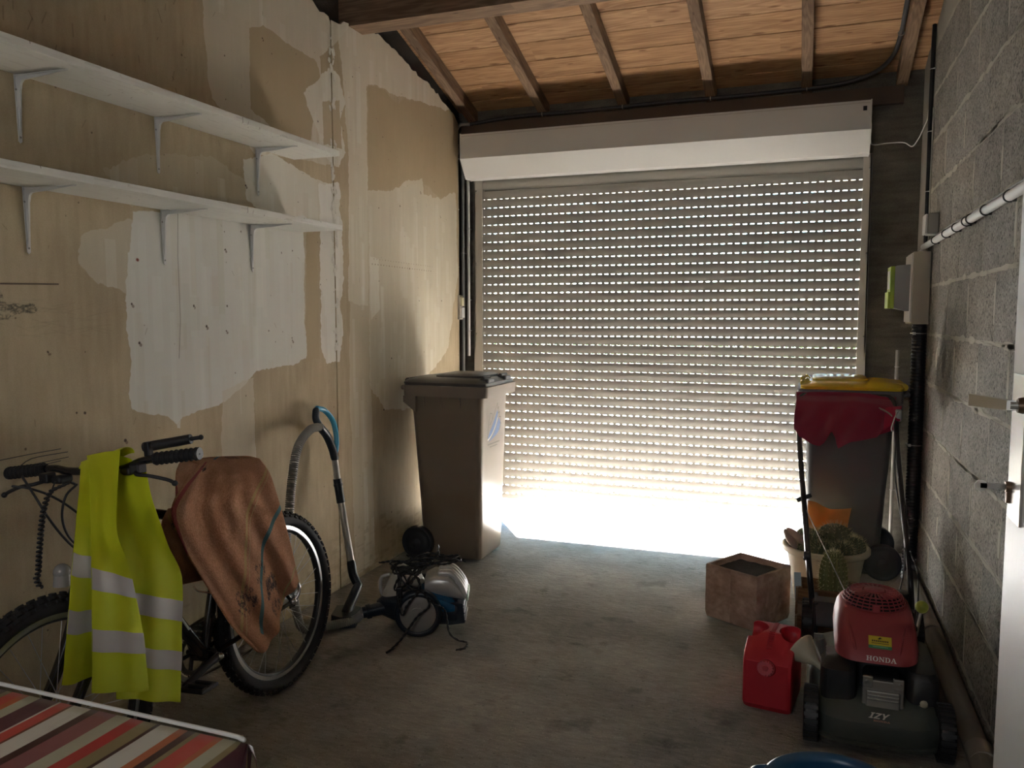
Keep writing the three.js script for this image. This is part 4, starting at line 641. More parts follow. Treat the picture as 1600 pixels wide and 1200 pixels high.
// ---------------------------------------------------------------- canister vacuum cleaner (local x along its length, wheel side towards +z)
const VAC = [-1.652, 0, -3.29], VT = R(20);
const vac = thing('vacuum_cleaner', 'blue and grey canister vacuum with its wand propped on the wall', 'vacuum', VAC, VT);
const vl = (p) => { const q = V(p[0] - VAC[0], p[1] - VAC[1], p[2] - VAC[2]).applyAxisAngle(V(0, 1, 0), -VT); return [q.x, q.y, q.z]; };
const vNavy = M([0.012, 0.02, 0.032], 0.35), vBlue = M([0.012, 0.11, 0.24], 0.25, { clearcoat: 0.5 }), vGrey = M([0.36, 0.35, 0.34], 0.38), vSilver = M([0.5, 0.49, 0.47], 0.28, { metalness: 0.35 }), hoseM = M([0.3, 0.29, 0.27], 0.5), vBlueLight = M([0.04, 0.3, 0.5], 0.3);
{
  const ring = (x, y0, y1, w, n = 16) => { const r = []; for (let i = 0; i < n; i++) { const a = i / n * 2 * PI, c = Math.cos(a), s = Math.sin(a), e = 0.62; r.push([x, (y0 + y1) / 2 + (y1 - y0) / 2 * Math.sign(s) * Math.pow(Math.abs(s), e), w * Math.sign(c) * Math.pow(Math.abs(c), e)]); } return r; };
  part('body', loft([ring(-0.21, 0.09, 0.13, 0.02), ring(-0.18, 0.06, 0.15, 0.045), ring(-0.1, 0.035, 0.17, 0.09), ring(0, 0.03, 0.18, 0.105), ring(0.12, 0.03, 0.17, 0.105), ring(0.17, 0.045, 0.15, 0.1)]), vNavy, vac);
  part('blue_shell', loft([ring(0.0, 0.1, 0.205, 0.11), ring(0.06, 0.1, 0.2, 0.112), ring(0.12, 0.09, 0.175, 0.11), ring(0.16, 0.08, 0.15, 0.1)]), vBlue, vac);
  // rear exhaust grille with vertical ribs
  const gr = part('exhaust_grille', loft([[[0.13, 0.045, -0.1], [0.13, 0.15, -0.1], [0.13, 0.15, 0.1], [0.13, 0.045, 0.1]], [[0.205, 0.05, -0.085], [0.195, 0.14, -0.085], [0.195, 0.14, 0.085], [0.205, 0.05, 0.085]]]), vNavy, vac);
  for (let i = 0; i < 3; i++) part('ledge', box(0.006, 0.006, 0.17, 0.206 - i * 0.004, 0.06 + i * 0.035, 0, 0.002), M([0.16, 0.17, 0.18], 0.35), gr);
  // grey lid with four raised ribs and a pale label strip
  const lid = part('lid', loft([ring(0.02, 0.16, 0.255, 0.075), ring(0.06, 0.16, 0.275, 0.085), ring(0.13, 0.155, 0.27, 0.085), ring(0.19, 0.15, 0.2, 0.08), ring(0.205, 0.15, 0.17, 0.075)]), vSilver, vac);
  for (let i = 0; i < 4; i++) part('rib', tube([[0.09, 0.276, -0.06 + i * 0.04], [0.14, 0.272, -0.06 + i * 0.04], [0.185, 0.222, -0.06 + i * 0.04], [0.205, 0.17, -0.06 + i * 0.04]], 0.013, 16, 8), M([0.6, 0.59, 0.57], 0.3, { metalness: 0.2 }), lid);
  part('label_strip', box(0.006, 0.03, 0.15, 0.216, 0.165, 0, 0.001).rotateZ(0), M([0.46, 0.6, 0.44], 0.5), lid);
  // clear dust cup at the hose end
  const cup = part('dust_cup', lathe([[0, -0.075], [0.06, -0.075], [0.072, -0.06], [0.076, 0.06], [0.07, 0.075], [0.03, 0.085], [0, 0.086]], 28).rotateZ(-0.5).translate(-0.1, 0.175, -0.03), M([0.42, 0.4, 0.36], 0.12, { clearcoat: 0.6 }), vac);
  part('cup_lid', lathe([[0.078, -0.012], [0.08, 0.012], [0.06, 0.026], [0, 0.03]], 28).translate(0, 0.07, 0).rotateZ(-0.5).translate(-0.1, 0.175, -0.03), vSilver, cup);
  part('cup_handle', tube([[-0.16, 0.24, -0.03], [-0.195, 0.225, -0.03], [-0.2, 0.17, -0.03], [-0.17, 0.11, -0.03]], 0.009, 14, 8), M([0.66, 0.65, 0.62], 0.2, { metalness: 0.5 }), cup);
  // side wheels with grey discs
  for (const s of [1, -1]) {
    const w = part('wheel', lathe([[0.0, -0.022], [0.1, -0.022], [0.108, -0.014], [0.108, 0.012], [0.1, 0.022], [0.086, 0.024], [0.083, 0.016], [0, 0.016]], 40).rotateX(s * PI / 2).translate(-0.005, 0.108, s * 0.115), vNavy, vac);
    part('wheel_disc', lathe([[0.082, 0.0], [0.08, 0.006], [0.05, 0.011], [0, 0.014]], 36).rotateX(s * PI / 2).translate(-0.005, 0.108, s * 0.133), M([0.24, 0.225, 0.21], 0.45), w);
    part('wheel_boss', new THREE.TorusGeometry(0.034, 0.0018, 6, 28, 2.2).rotateZ(0.4).translate(-0.005, 0.108, s * 0.147), M([0.34, 0.32, 0.3], 0.4), w);
  }
  part('hose_socket', merge(rod([-0.17, 0.1, 0.02], [-0.27, 0.085, 0.05], 0.032, 0.026, 18), rod([-0.235, 0.09, 0.04], [-0.255, 0.087, 0.046], 0.034, 0.034, 18)), vNavy, vac);
  // wand
  const T = V(...vl([-2.222, 0.86, -3.395])), A = V(...vl([-2.19, 0.639, -3.429])), B = V(...vl([-2.17, 0.519, -3.429])), Cc = V(...vl([-2.08, 0.234, -3.37]));
  const wd = part('wand', rod(B, Cc, 0.0175, 0.0175, 18), vSilver, vac);
  part('telescope_collar', merge(rod(A, B, 0.021, 0.0215, 18), rod(A.clone().lerp(B, 0.2), A.clone().lerp(B, 0.3), 0.0235, 0.0235, 18)), vNavy, wd);
  const H0 = vl([-2.2, 0.746, -3.425]), H1 = vl([-2.21, 0.795, -3.419]), H2 = vl([-2.22, 0.864, -3.386]), H3 = vl([-2.22, 0.913, -3.331]);
  part('inner_tube', rod(H0, [A.x, A.y, A.z], 0.0165, 0.0165, 16), vSilver, wd);
  const hd = part('handle', merge(tube([H0, H1, H2, H3], 0.0205, 20, 12), tube([vl([-2.22, 0.909, -3.337]), vl([-2.235, 0.951, -3.322]), vl([-2.24, 0.991, -3.331])], 0.018, 14, 10)), vNavy, wd);
  part('handle_bow', tube([vl([-2.2, 0.746, -3.425]), vl([-2.2, 0.824, -3.445]), vl([-2.22, 0.92, -3.451]), vl([-2.235, 0.983, -3.401]), vl([-2.24, 1.002, -3.343])], 0.0135, 30, 10), vBlueLight, hd);
  part('wand_elbow', tube([[Cc.x, Cc.y, Cc.z], vl([-2.06, 0.183, -3.353]), vl([-2.03, 0.133, -3.35])], 0.022, 14, 12), vNavy, wd);
  const nz = part('floor_nozzle', loft([[-0.015, 0.03, 0.07], [0.03, 0.025, 0.09], [0.1, 0.02, 0.075]].map(([x, y, w], i) => [[x - 0.41, 0.004, -w - 0.05], [x - 0.41, y + 0.03, -w * 0.9 - 0.05], [x - 0.41, y + 0.03, w * 0.9 - 0.05], [x - 0.41, 0.004, w - 0.05]])), vNavy, vac);
  part('swivel_joint', rod([-0.37, 0.04, -0.05], vl([-2.03, 0.139, -3.35]), 0.026, 0.022, 14), vNavy, nz);
  // ribbed hose from the handle, down behind the bicycle and along the floor
  const hp = curve([vl([-2.22, 0.913, -3.326]), vl([-2.2, 0.913, -3.216]), vl([-2.17, 0.856, -3.078]), vl([-2.16, 0.729, -3.015]), vl([-2.15, 0.578, -2.972]), vl([-2.14, 0.414, -2.932]), [vl([-2.13, 0.12, -2.98])[0], 0.12, vl([-2.13, 0.12, -2.98])[2]], vl([-2.1, 0.034, -3.0]), vl([-2.02, 0.032, -3.08]), vl([-1.95, 0.035, -3.17]), [-0.265, 0.086, 0.048]]);
  const nn = 620, kk = 10, fr = hp.computeFrenetFrames(nn, false), rings = [];
  for (let i = 0; i <= nn; i++) { const p = hp.getPointAt(i / nn), r = 0.0185 + ((i % 4) < 2 ? 0.0028 : 0), q = []; for (let j = 0; j < kk; j++) { const a = j / kk * 2 * PI; const v = p.clone().addScaledVector(fr.normals[i], r * Math.cos(a)).addScaledVector(fr.binormals[i], r * Math.sin(a)); q.push([v.x, v.y, v.z]); } rings.push(q); }
  part('hose', loft(rings), hoseM, vac);
}
{ // tangle of twisted black cable thrown over the vacuum
  const t = thing('cable_tangle', 'tangled twisted black electric cable lying over the vacuum cleaner', 'cable', VAC, VT);
  const cm = M([0.012, 0.012, 0.014], 0.4), P = [];
  const wander = (n, cx, cy, cz, rx, ry, rz, ph) => { const out = []; for (let i = 0; i < n; i++) { const a = i * 0.9 + ph; out.push([cx + rx * Math.cos(a) * (0.5 + rnd() * 0.6), cy + ry * Math.sin(a * 1.3) + rr(0, 0.018), cz + rz * Math.sin(a) * (0.5 + rnd() * 0.6)]); } return out; };
  const pieces = [
    wander(34, -0.05, 0.285, 0.03, 0.1, 0.018, 0.07, 0), wander(26, -0.06, 0.25, 0.09, 0.06, 0.05, 0.03, 1.5), wander(22, 0.05, 0.305, -0.02, 0.13, 0.012, 0.06, 2.5),
    [[-0.2, 0.3, -0.02], [-0.12, 0.315, 0], [-0.02, 0.31, 0.02], [0.06, 0.33, -0.01], [0.075, 0.385, -0.02], [0.08, 0.33, -0.03], [0.15, 0.315, -0.06], [0.2, 0.3, -0.04]],
    [[-0.08, 0.28, 0.09], [-0.09, 0.2, 0.16], [-0.07, 0.12, 0.175], [-0.05, 0.16, 0.17], [0.0, 0.22, 0.15]],
    [[0.02, 0.22, 0.14], [0.05, 0.16, 0.16], [0.0, 0.12, 0.19], [-0.06, 0.04, 0.22], [-0.1, 0.008, 0.27], [-0.12, 0.006, 0.31]],
    [[0.04, 0.19, 0.15], [0.08, 0.17, 0.17], [0.12, 0.13, 0.15], [0.14, 0.04, 0.17], [0.18, 0.008, 0.18], [0.22, 0.006, 0.2], [0.215, 0.006, 0.26], [0.18, 0.006, 0.28]],
  ];
  const gs = [];
  for (const pts of pieces) { const c = curve(pts), L = c.getLength(); for (const s of [0, PI]) { const q = []; const n = Math.ceil(L / 0.006); for (let i = 0; i <= n; i++) { const p = c.getPointAt(i / n), a = i * 0.7 + s; q.push(V(p.x + 0.0026 * Math.cos(a), Math.max(0.004, p.y + 0.0026 * Math.sin(a)), p.z + 0.0026 * Math.sin(a + 1))); } gs.push(tube(new THREE.CatmullRomCurve3(q), 0.0034, n, 5)); } }
  part('twisted_cord', gs, cm, t).userData.kind = 'stuff';
  part('plug', merge(box(0.028, 0.05, 0.022, -0.085, 0.215, 0.145, 0.006), rod([-0.092, 0.19, 0.15], [-0.092, 0.165, 0.155], 0.0022), rod([-0.078, 0.19, 0.15], [-0.078, 0.165, 0.155], 0.0022)), cm, t);
}

// ---------------------------------------------------------------- planter box
const clayTex = canvasTex(512, 512, (c, w, h) => {
  const im = c.createImageData(w, h), d = im.data;
  for (let y = 0; y < h; y++) for (let x = 0; x < w; x++) { const a = fbm(x / 70, y / 70, 5, 801), b = fbm(x / 24, y / 18, 4, 811), g = hash(x, y, 8); const k = (a - 0.5) * 60 + (b - 0.5) * 40 + (g - 0.5) * 18, o = (y * w + x) * 4; d[o] = 172 + k; d[o + 1] = 144 + k * 0.97; d[o + 2] = 126 + k * 0.95; d[o + 3] = 255; }
  c.putImageData(im, 0, 0);
});
const clayBump = dataTex(256, 256, (x, y) => [fbm(x / 14, y / 18, 4, 88) * 255], false);
const soilM = M([0.05, 0.046, 0.044], 1, { bumpMap: scaled(clayBump, 3, 3), bumpScale: 0.02 });
{
  const t = thing('square_planter', 'empty square terracotta planter box on the concrete floor', 'planter', [-0.2275, 0, -3.925], R(60));
  const w = 0.285, h = 0.265, k = 0.013;
  const rings = [rrect(0, 0, w - 0.01, w - 0.01, 0.006, 0.008, 2), rrect(0, 0, w, w, 0.006, 0.03, 2), rrect(0, 0, w, w, 0.006, h - 0.004, 2), rrect(0, 0, w - 0.006, w - 0.006, 0.005, h, 2), rrect(0, 0, w - 2 * k, w - 2 * k, 0.004, h, 2), rrect(0, 0, w - 2 * k - 0.006, w - 2 * k - 0.006, 0.004, h - 0.006, 2), rrect(0, 0, w - 2 * k - 0.01, w - 2 * k - 0.01, 0.004, 0.05, 2)];
  const g = loft(rings), p = g.attributes.position, uv = g.attributes.uv, n = g.attributes.normal; for (let i = 0; i < p.count; i++) Math.abs(n.getX(i)) > 0.6 ? uv.setXY(i, p.getZ(i) / 0.5, p.getY(i) / 0.5) : Math.abs(n.getZ(i)) > 0.6 ? uv.setXY(i, p.getX(i) / 0.5 + 0.4, p.getY(i) / 0.5) : uv.setXY(i, p.getX(i) / 0.5, p.getZ(i) / 0.5);
  part('box', g, M(null, 0.9, { map: clayTex, bumpMap: clayBump, bumpScale: 0.008 }), t);
  part('soil', grid((u, v) => V((u - 0.5) * 0.252, 0.232 + 0.01 * fbm(u * 6, v * 6, 3, 5), (0.5 - v) * 0.252), 14, 14), soilM, t);
}
// ---------------------------------------------------------------- cactus pots
function cactusHead(r, h, ribs) {                    // ribbed body with its base at y = 0
  const rings = [], n = ribs * 4; for (let j = 0; j <= 14; j++) { const t = j / 14, a = t * PI * 0.97 + 0.03, y = h / 2 - h / 2 * Math.cos(a), q = Math.pow(Math.sin(a), 0.8) * r + 0.001, ring = []; for (let i = 0; i < n; i++) { const b = i / n * 2 * PI, k = 1 - 0.13 * (0.5 + 0.5 * Math.cos(b * ribs)); ring.push([q * k * Math.cos(b), y, -q * k * Math.sin(b)]); } rings.push(ring); }
  return loft(rings);
}
function spines(r, h, ribs, len, rows = 12) {
  const gs = []; for (let j = 1; j < rows; j++) { const a = j / rows * PI, y = h / 2 - h / 2 * Math.cos(a), q = Math.pow(Math.sin(a), 0.8) * r; for (let i = 0; i < ribs; i++) { const b = (i + 0.5) / ribs * 2 * PI; for (let k = 0; k < 4; k++) { const d = V(Math.cos(b) * Math.sin(a) + rr(-0.6, 0.6), -Math.cos(a) + rr(-0.4, 0.9), -Math.sin(b) * Math.sin(a) + rr(-0.6, 0.6)).normalize(), p = V(q * Math.cos(b) * 0.98, y, -q * Math.sin(b) * 0.98); gs.push(rod(p, p.clone().addScaledVector(d, len * rr(0.6, 1.2)), 0.0005, 0.0002, 3)); } } }
  return merge(gs);
}
const cactusM = M([0.085, 0.1, 0.05], 0.8), spineM = M([0.5, 0.44, 0.25], 0.8);
{
  const t = thing('cactus_pot', 'large round cream pot crowded with a clump of spiny cacti', 'potted plant', [0.125, 0, -4.285]);
  part('pot', lathe([[0, 0.004], [0.135, 0.004], [0.142, 0.012], [0.186, 0.262], [0.203, 0.266], [0.211, 0.276], [0.211, 0.294], [0.203, 0.302], [0.192, 0.298], [0.184, 0.28], [0.18, 0.24], [0, 0.235]], 48), M([0.44, 0.38, 0.27], 0.55), t);
  part('soil', lathe([[0.183, 0.262], [0.1, 0.27], [0, 0.272]], 32), soilM, t);
  for (const [x, z, r, h] of [[-0.05, 0.02, 0.07, 0.11], [0.045, -0.02, 0.085, 0.15], [0.12, 0.03, 0.06, 0.1], [-0.02, 0.1, 0.055, 0.08], [0.07, 0.1, 0.055, 0.085], [-0.09, -0.05, 0.06, 0.11], [0.02, -0.11, 0.06, 0.11], [0.12, -0.08, 0.05, 0.08], [-0.115, 0.07, 0.035, 0.06]]) {
    const c = part('cactus', cactusHead(r, h, 13), cactusM, t); c.position.set(x, 0.255, z); c.rotation.set(rr(-0.25, 0.25), rr(0, 6), rr(-0.25, 0.25));
    part('spines', spines(r, h, 13, 0.022), spineM, c).userData.kind = 'stuff';
  }
  for (const [a, y] of [[0, 0], [0.5, 0.012]]) part('dry_stem', new THREE.SphereGeometry(1, 14, 8).scale(0.026, 0.02, 0.075).rotateX(0.5).rotateY(0.5 + a).translate(-0.165 + a * 0.06, 0.325 + y, 0.05), M([0.34, 0.26, 0.22], 0.9), t);
  // orange paper wedged behind the plants
  const og = coons([[0.035, 0.483, -4.45], [0.076, 0.477, -4.46], [0.15, 0.439, -4.47], [0.248, 0.462, -4.45]], [[0.04, 0.308, -4.42], [0.251, 0.328, -4.42]], [[0.035, 0.483, -4.45], [0.04, 0.308, -4.42]], [[0.248, 0.462, -4.45], [0.237, 0.4, -4.44], [0.226, 0.326, -4.42]]);
  part('paper_wrap', grid((u, v) => { const p = og(u, v); return V(p.x - 0.125, p.y, p.z + 4.285 + 0.012 * Math.sin(u * 8)); }, 16, 8, 0.002), M([0.55, 0.25, 0.06], 0.7, { transmission: 0.25, thickness: 0 }), t);
}
{
  const t = thing('wooden_crate', 'small rough wooden crate standing between the pots and the mower', 'crate', [0.125, 0, -3.93]);
  const wm = M(null, 0.85, { map: scaled(beamTex, 0.5, 0.5) }), wm2 = M([0.8, 0.62, 0.48], 0.85, { map: scaled(beamTex, 0.5, 0.5, 0.3, 0.2) });
  for (let i = 0; i < 3; i++) for (const s of [-1, 1]) part('slat', bx(-0.125, 0.125, 0.012 + i * 0.066, 0.07 + i * 0.066, s * 0.085 - 0.005, s * 0.085 + 0.005, 0.002), i & 1 ? wm : wm2, t);
  for (let i = 0; i < 3; i++) for (const s of [-1, 1]) part('slat', bx(s * 0.13 - 0.005, s * 0.13 + 0.005, 0.012 + i * 0.066, 0.07 + i * 0.066, -0.09, 0.09, 0.002), i & 1 ? wm2 : wm, t);
  for (const sx of [-1, 1]) for (const sz of [-1, 1]) part('post', bx(sx * 0.115 - 0.009, sx * 0.115 + 0.009, 0, 0.205, sz * 0.071 - 0.009, sz * 0.071 + 0.009, 0.002), wm, t);
  part('base_board', bx(-0.125, 0.125, 0.002, 0.012, -0.085, 0.085), wm, t);
  part('plastic_label', bx(-0.128, -0.098, 0.15, 0.275, 0.06, 0.0615).rotateZ(0.06), M([0.5, 0.62, 0.68], 0.4), t);
}
{
  const t = thing('small_cactus', 'single upright golden-spined cactus in a small clay pot', 'potted plant', [0.152, 0.0125, -3.925]);
  part('pot', lathe([[0, 0], [0.045, 0], [0.058, 0.11], [0.064, 0.11], [0.064, 0.14], [0.056, 0.14], [0.054, 0.12], [0, 0.118]], 28), M([0.42, 0.2, 0.11], 0.85), t);
  const c = part('cactus', cactusHead(0.062, 0.25, 18), M([0.16, 0.17, 0.06], 0.8), t); c.position.set(0, 0.105, 0);
  part('spines', spines(0.062, 0.25, 18, 0.016, 18), M([0.62, 0.56, 0.3], 0.7), c).userData.kind = 'stuff';
}
// ---------------------------------------------------------------- petrol can and funnel
{
  const t = thing('petrol_can', 'red plastic petrol can with a moulded handle by the mower', 'fuel can', [-0.082, 0, -3.105], R(-8)); t.scale.set(1.04, 0.93, 1);
  const red = M([0.46, 0.016, 0.03], 0.5), redD = M([0.4, 0.014, 0.025], 0.6);
  const sh = poly([[-0.115, 0.02], [-0.1, 0], [0.1, 0], [0.115, 0.02], [0.118, 0.19], [0.1, 0.215], [0.035, 0.262], [0.02, 0.272], [-0.075, 0.272], [-0.1, 0.255], [-0.115, 0.22]]);
  const g = new THREE.ExtrudeGeometry(sh, { depth: 0.12, bevelEnabled: true, bevelThickness: 0.024, bevelSize: 0.012, bevelOffset: -0.004, bevelSegments: 3, curveSegments: 6 }).translate(0, 0.008, -0.06).rotateY(-PI / 2);
  // scoop a finger recess out of either shoulder so that the carrying ridge is left standing between them
  const ev = new Evaluator(); ev.attributes = ['position', 'normal']; ev.useGroups = false;
  let b = new Brush(clean(g)); b.geometry.deleteAttribute('uv'); b.updateMatrixWorld();
  for (const q of [-1, 1]) { const c = clean(new THREE.SphereGeometry(1, 28, 18).scale(0.05, 0.052, 0.062)); c.deleteAttribute('uv'); const k = new Brush(c); k.position.set(q * 0.066, 0.27, -0.014); k.updateMatrixWorld(); b = ev.evaluate(b, k, SUBTRACTION); b.updateMatrixWorld(); }
  part('body', toCreasedNormals(b.geometry, 0.6), red, t);
  part('handle_ridge', merge(loft([[-0.08, 0.29], [0.02, 0.29], [0.1, 0.232]].map(([z, y]) => [[-0.011, y - 0.012, z], [-0.007, y, z], [0.007, y, z], [0.011, y - 0.012, z]])), Array.from({ length: 9 }, (_, i) => box(0.02, 0.003, 0.003, 0, 0.2895 - i * 0.0055, 0.022 + i * 0.008))), redD, t);
  const sp = V(0, 0.185, 0.131), dir = V(0, 0.35, 1).normalize();
  const nk = part('filler_neck', merge(rod(sp.clone().addScaledVector(dir, -0.03), sp.clone().addScaledVector(dir, 0.012), 0.034, 0.03, 24)), redD, t);
  part('cap', merge(rod(sp.clone().addScaledVector(dir, 0.006), sp.clone().addScaledVector(dir, 0.026), 0.026, 0.025, 24), Array.from({ length: 16 }, (_, i) => { const a = i / 16 * 2 * PI; return box(0.005, 0.018, 0.005).rotateY(a).translate(0.0255 * Math.cos(a), 0, 0.0255 * Math.sin(a)).applyQuaternion(new THREE.Quaternion().setFromUnitVectors(V(0, 1, 0), dir)).translate(...sp.clone().addScaledVector(dir, 0.016).toArray()); })), red, nk);
  part('cap_boss', rod(sp.clone().addScaledVector(dir, 0.024), sp.clone().addScaledVector(dir, 0.03), 0.011, 0.01, 16), redD, nk);
}
{
  const t = thing('funnel', 'pale plastic funnel tipped on its side against the petrol can', 'funnel', [0.015, 0.228, -3.07]);
  const g = lathe([[0.006, 0.135], [0.008, 0.135], [0.011, 0.075], [0.05, 0.012], [0.055, 0.0], [0.058, 0.0], [0.057, 0.004], [0.052, 0.014], [0.013, 0.077], [0.009, 0.135]].map(([r, y]) => [r, y]), 36);
  const d = V(0.72, -0.4, 0.56).normalize();
  part('cone', g.applyQuaternion(new THREE.Quaternion().setFromUnitVectors(V(0, 1, 0), d)), M([0.62, 0.57, 0.42], 0.5, { transmission: 0.15, thickness: 0 }), t);
  part('rim', new THREE.TorusGeometry(0.057, 0.0028, 8, 40).rotateX(PI / 2).applyQuaternion(new THREE.Quaternion().setFromUnitVectors(V(0, 1, 0), d)), M([0.62, 0.57, 0.42], 0.45), t);
}
// ---------------------------------------------------------------- blue basin
{
  const t = thing('basin', 'round dark blue plastic basin on the floor in front of the mower', 'basin', [0.1, 0, -2.02]);
  part('bowl', lathe([[0, 0.004], [0.11, 0.004], [0.118, 0.01], [0.156, 0.29], [0.17, 0.294], [0.173, 0.302], [0.166, 0.306], [0.152, 0.302], [0.148, 0.285], [0.112, 0.016], [0, 0.014]], 56), M([0.014, 0.07, 0.16], 0.3), t);
  for (const s of [-1, 1]) part('grip', tube([[s * 0.165, 0.298, -0.05], [s * 0.19, 0.295, -0.04], [s * 0.2, 0.294, 0], [s * 0.19, 0.295, 0.04], [s * 0.165, 0.298, 0.05]], 0.008, 20, 8), M([0.014, 0.07, 0.16], 0.3), t);
}

// ---------------------------------------------------------------- lawn mower (front towards +z)
const serifBold = await new FontLoader().loadAsync('fonts/droid/droid_serif_bold.typeface.json');
const sansBold = await new FontLoader().loadAsync('fonts/droid/droid_sans_bold.typeface.json');
const MOW = [0.258, 0, -3.25], ml = ([x, y, z]) => [x - MOW[0], y - MOW[1], z - MOW[2]];
const mower = thing('lawn_mower', 'red-engined petrol lawn mower with dusty green deck along the block wall', 'mower', MOW);
{
  const deckM = M([0.075, 0.085, 0.075], 0.5), mBlack = M([0.016, 0.017, 0.02], 0.5), mRed = M([0.3, 0.042, 0.048], 0.5), mRedD = M([0.26, 0.036, 0.042], 0.55), steel = M([0.4, 0.39, 0.37], 0.35, { metalness: 0.8 });
  const deck = part('deck', loft([rrect(0, 0.1, 0.4, 0.7, 0.1, 0.035, 5), rrect(0, 0.1, 0.415, 0.72, 0.11, 0.05, 5), rrect(0, 0.1, 0.41, 0.715, 0.11, 0.11, 5), rrect(0, 0.09, 0.385, 0.67, 0.11, 0.145, 5), rrect(0, 0.07, 0.34, 0.58, 0.12, 0.165, 5), rrect(0, 0.06, 0.3, 0.5, 0.12, 0.17, 5)]), deckM, mower);
  part('deck_lip', loft([rrect(0, 0.1, 0.43, 0.735, 0.115, 0.036, 5), rrect(0, 0.1, 0.432, 0.738, 0.115, 0.048, 5), rrect(0, 0.1, 0.41, 0.715, 0.11, 0.052, 5)], false, false), deckM, deck);
  // wheels
  for (const [x, z, r] of [[-0.205, 0.4, 0.09], [0.205, 0.4, 0.09], [-0.215, -0.44, 0.1], [0.215, -0.44, 0.1]]) {
    const s = Math.sign(x), tr = []; for (let i = 0; i < 26; i++) tr.push(box(0.044, 0.007, 0.012).translate(0, r, 0).rotateX(i / 26 * 2 * PI).translate(x, r + 0.003, z));
    const w = part('wheel', merge(lathe([[r * 0.55, -0.022], [r * 0.95, -0.024], [r, -0.016], [r, 0.016], [r * 0.95, 0.024], [r * 0.55, 0.022], [r * 0.5, 0], [r * 0.55, -0.022]], 36).rotateZ(PI / 2).translate(x, r + 0.003, z), tr), mBlack, mower);
    part('wheel_hub', lathe([[0, -0.02], [r * 0.56, -0.016], [r * 0.56, 0.016], [0, 0.02]], 24).rotateZ(PI / 2).translate(x, r + 0.003, z), M([0.1, 0.1, 0.1], 0.5), w);
  }
  // engine block and red cowl
  part('crankcase', merge(cyl(0.12, 0.13, 0.13, 28).translate(0, 0.225, 0.16), box(0.24, 0.06, 0.2, 0, 0.25, 0.12, 0.02)), mBlack, mower);
  const EX = -0.0, EZ = 0.165;
  const cowlRing = (y, cz, w, d, r, tilt = 0.1) => rrect(EX, EZ + cz, w, d, r, y, 6).map(([a, b, c]) => [a, b - tilt * (c - EZ), c]);
  const cowl = part('engine_cowl', loft([cowlRing(0.297, 0.03, 0.235, 0.3, 0.07), cowlRing(0.306, 0.045, 0.262, 0.335, 0.07), cowlRing(0.332, 0.038, 0.268, 0.33, 0.075), cowlRing(0.37, 0.018, 0.262, 0.3, 0.08), cowlRing(0.402, 0.0, 0.248, 0.262, 0.085), cowlRing(0.424, -0.004, 0.23, 0.236, 0.09), cowlRing(0.433, -0.006, 0.205, 0.21, 0.095)]), mRed, mower);
  for (const s of [-1, 1]) part('cowl_crease', tube([[s * 0.1, 0.404, EZ + 0.06], [s * 0.085, 0.375, EZ + 0.13], [s * 0.07, 0.33, EZ + 0.185], [s * 0.066, 0.292, EZ + 0.196]], 0.006, 18, 6), mRed, cowl);
  // recoil starter: slotted dome of ribs, bands and a centre disc over a dark core
  const sr = part('starter_core', lathe([[0.1, 0], [0.095, 0.022], [0.075, 0.036], [0, 0.04]], 40).translate(EX, 0.419, EZ - 0.005), M([0.012, 0.008, 0.01], 0.8), mower);
  const C0 = [EX, 0.421, EZ - 0.005];
  part('starter_disc', lathe([[0.036, 0.046], [0.034, 0.053], [0, 0.055]], 32).translate(...C0), mRed, sr);
  for (let i = 0; i < 28; i++) part('starter_rib', box(0.046, 0.006, 0.0055, 0.057, 0.05, 0).rotateZ(-0.1).rotateY(i / 28 * 2 * PI).translate(...C0), mRed, sr);
  for (const [r, y] of [[0.083, 0.0445], [0.092, 0.036], [0.099, 0.0265], [0.104, 0.016], [0.107, 0.005]]) part('starter_band', new THREE.TorusGeometry(r, 0.0027, 6, 56).rotateX(PI / 2).translate(C0[0], C0[1] + y, C0[2]), mRedD, sr);
  for (let i = 0; i < 28; i++) { const a = i / 28 * 2 * PI; part('starter_post', rod([C0[0] + 0.082 * Math.cos(a), C0[1] + 0.046, C0[2] + 0.082 * Math.sin(a)], [C0[0] + 0.107 * Math.cos(a), C0[1], C0[2] + 0.107 * Math.sin(a)], 0.0022, 0.0022, 5), mRedD, sr); }
  part('starter_boss', box(0.026, 0.03, 0.01, 0.0, 0.015, 0.105, 0.004).translate(...C0), mRed, sr);
  // maker's name and dealer sticker on the sloping face of the cowl
  const face = (y) => EZ + (y < 0.31 ? 0.203 + (0.31 - y) * 0.3 : 0.203 - (y - 0.31) * 0.75); // front of the cowl at height y on its middle
  const tilt = new THREE.Quaternion().setFromAxisAngle(V(1, 0, 0), -0.3);
  const tg = new TextGeometry('HONDA', { font: serifBold, size: 0.0165, depth: 0.0012, curveSegments: 4 }); tg.computeBoundingBox(); const tw = tg.boundingBox.max.x;
  tg.scale(0.094 / tw, 0.95, 1).translate(-0.047, 0, 0).applyQuaternion(tilt);
  part('maker_name', tg.translate(0.012, 0.293, face(0.293) + 0.0014), M([0.72, 0.7, 0.66], 0.4), cowl);
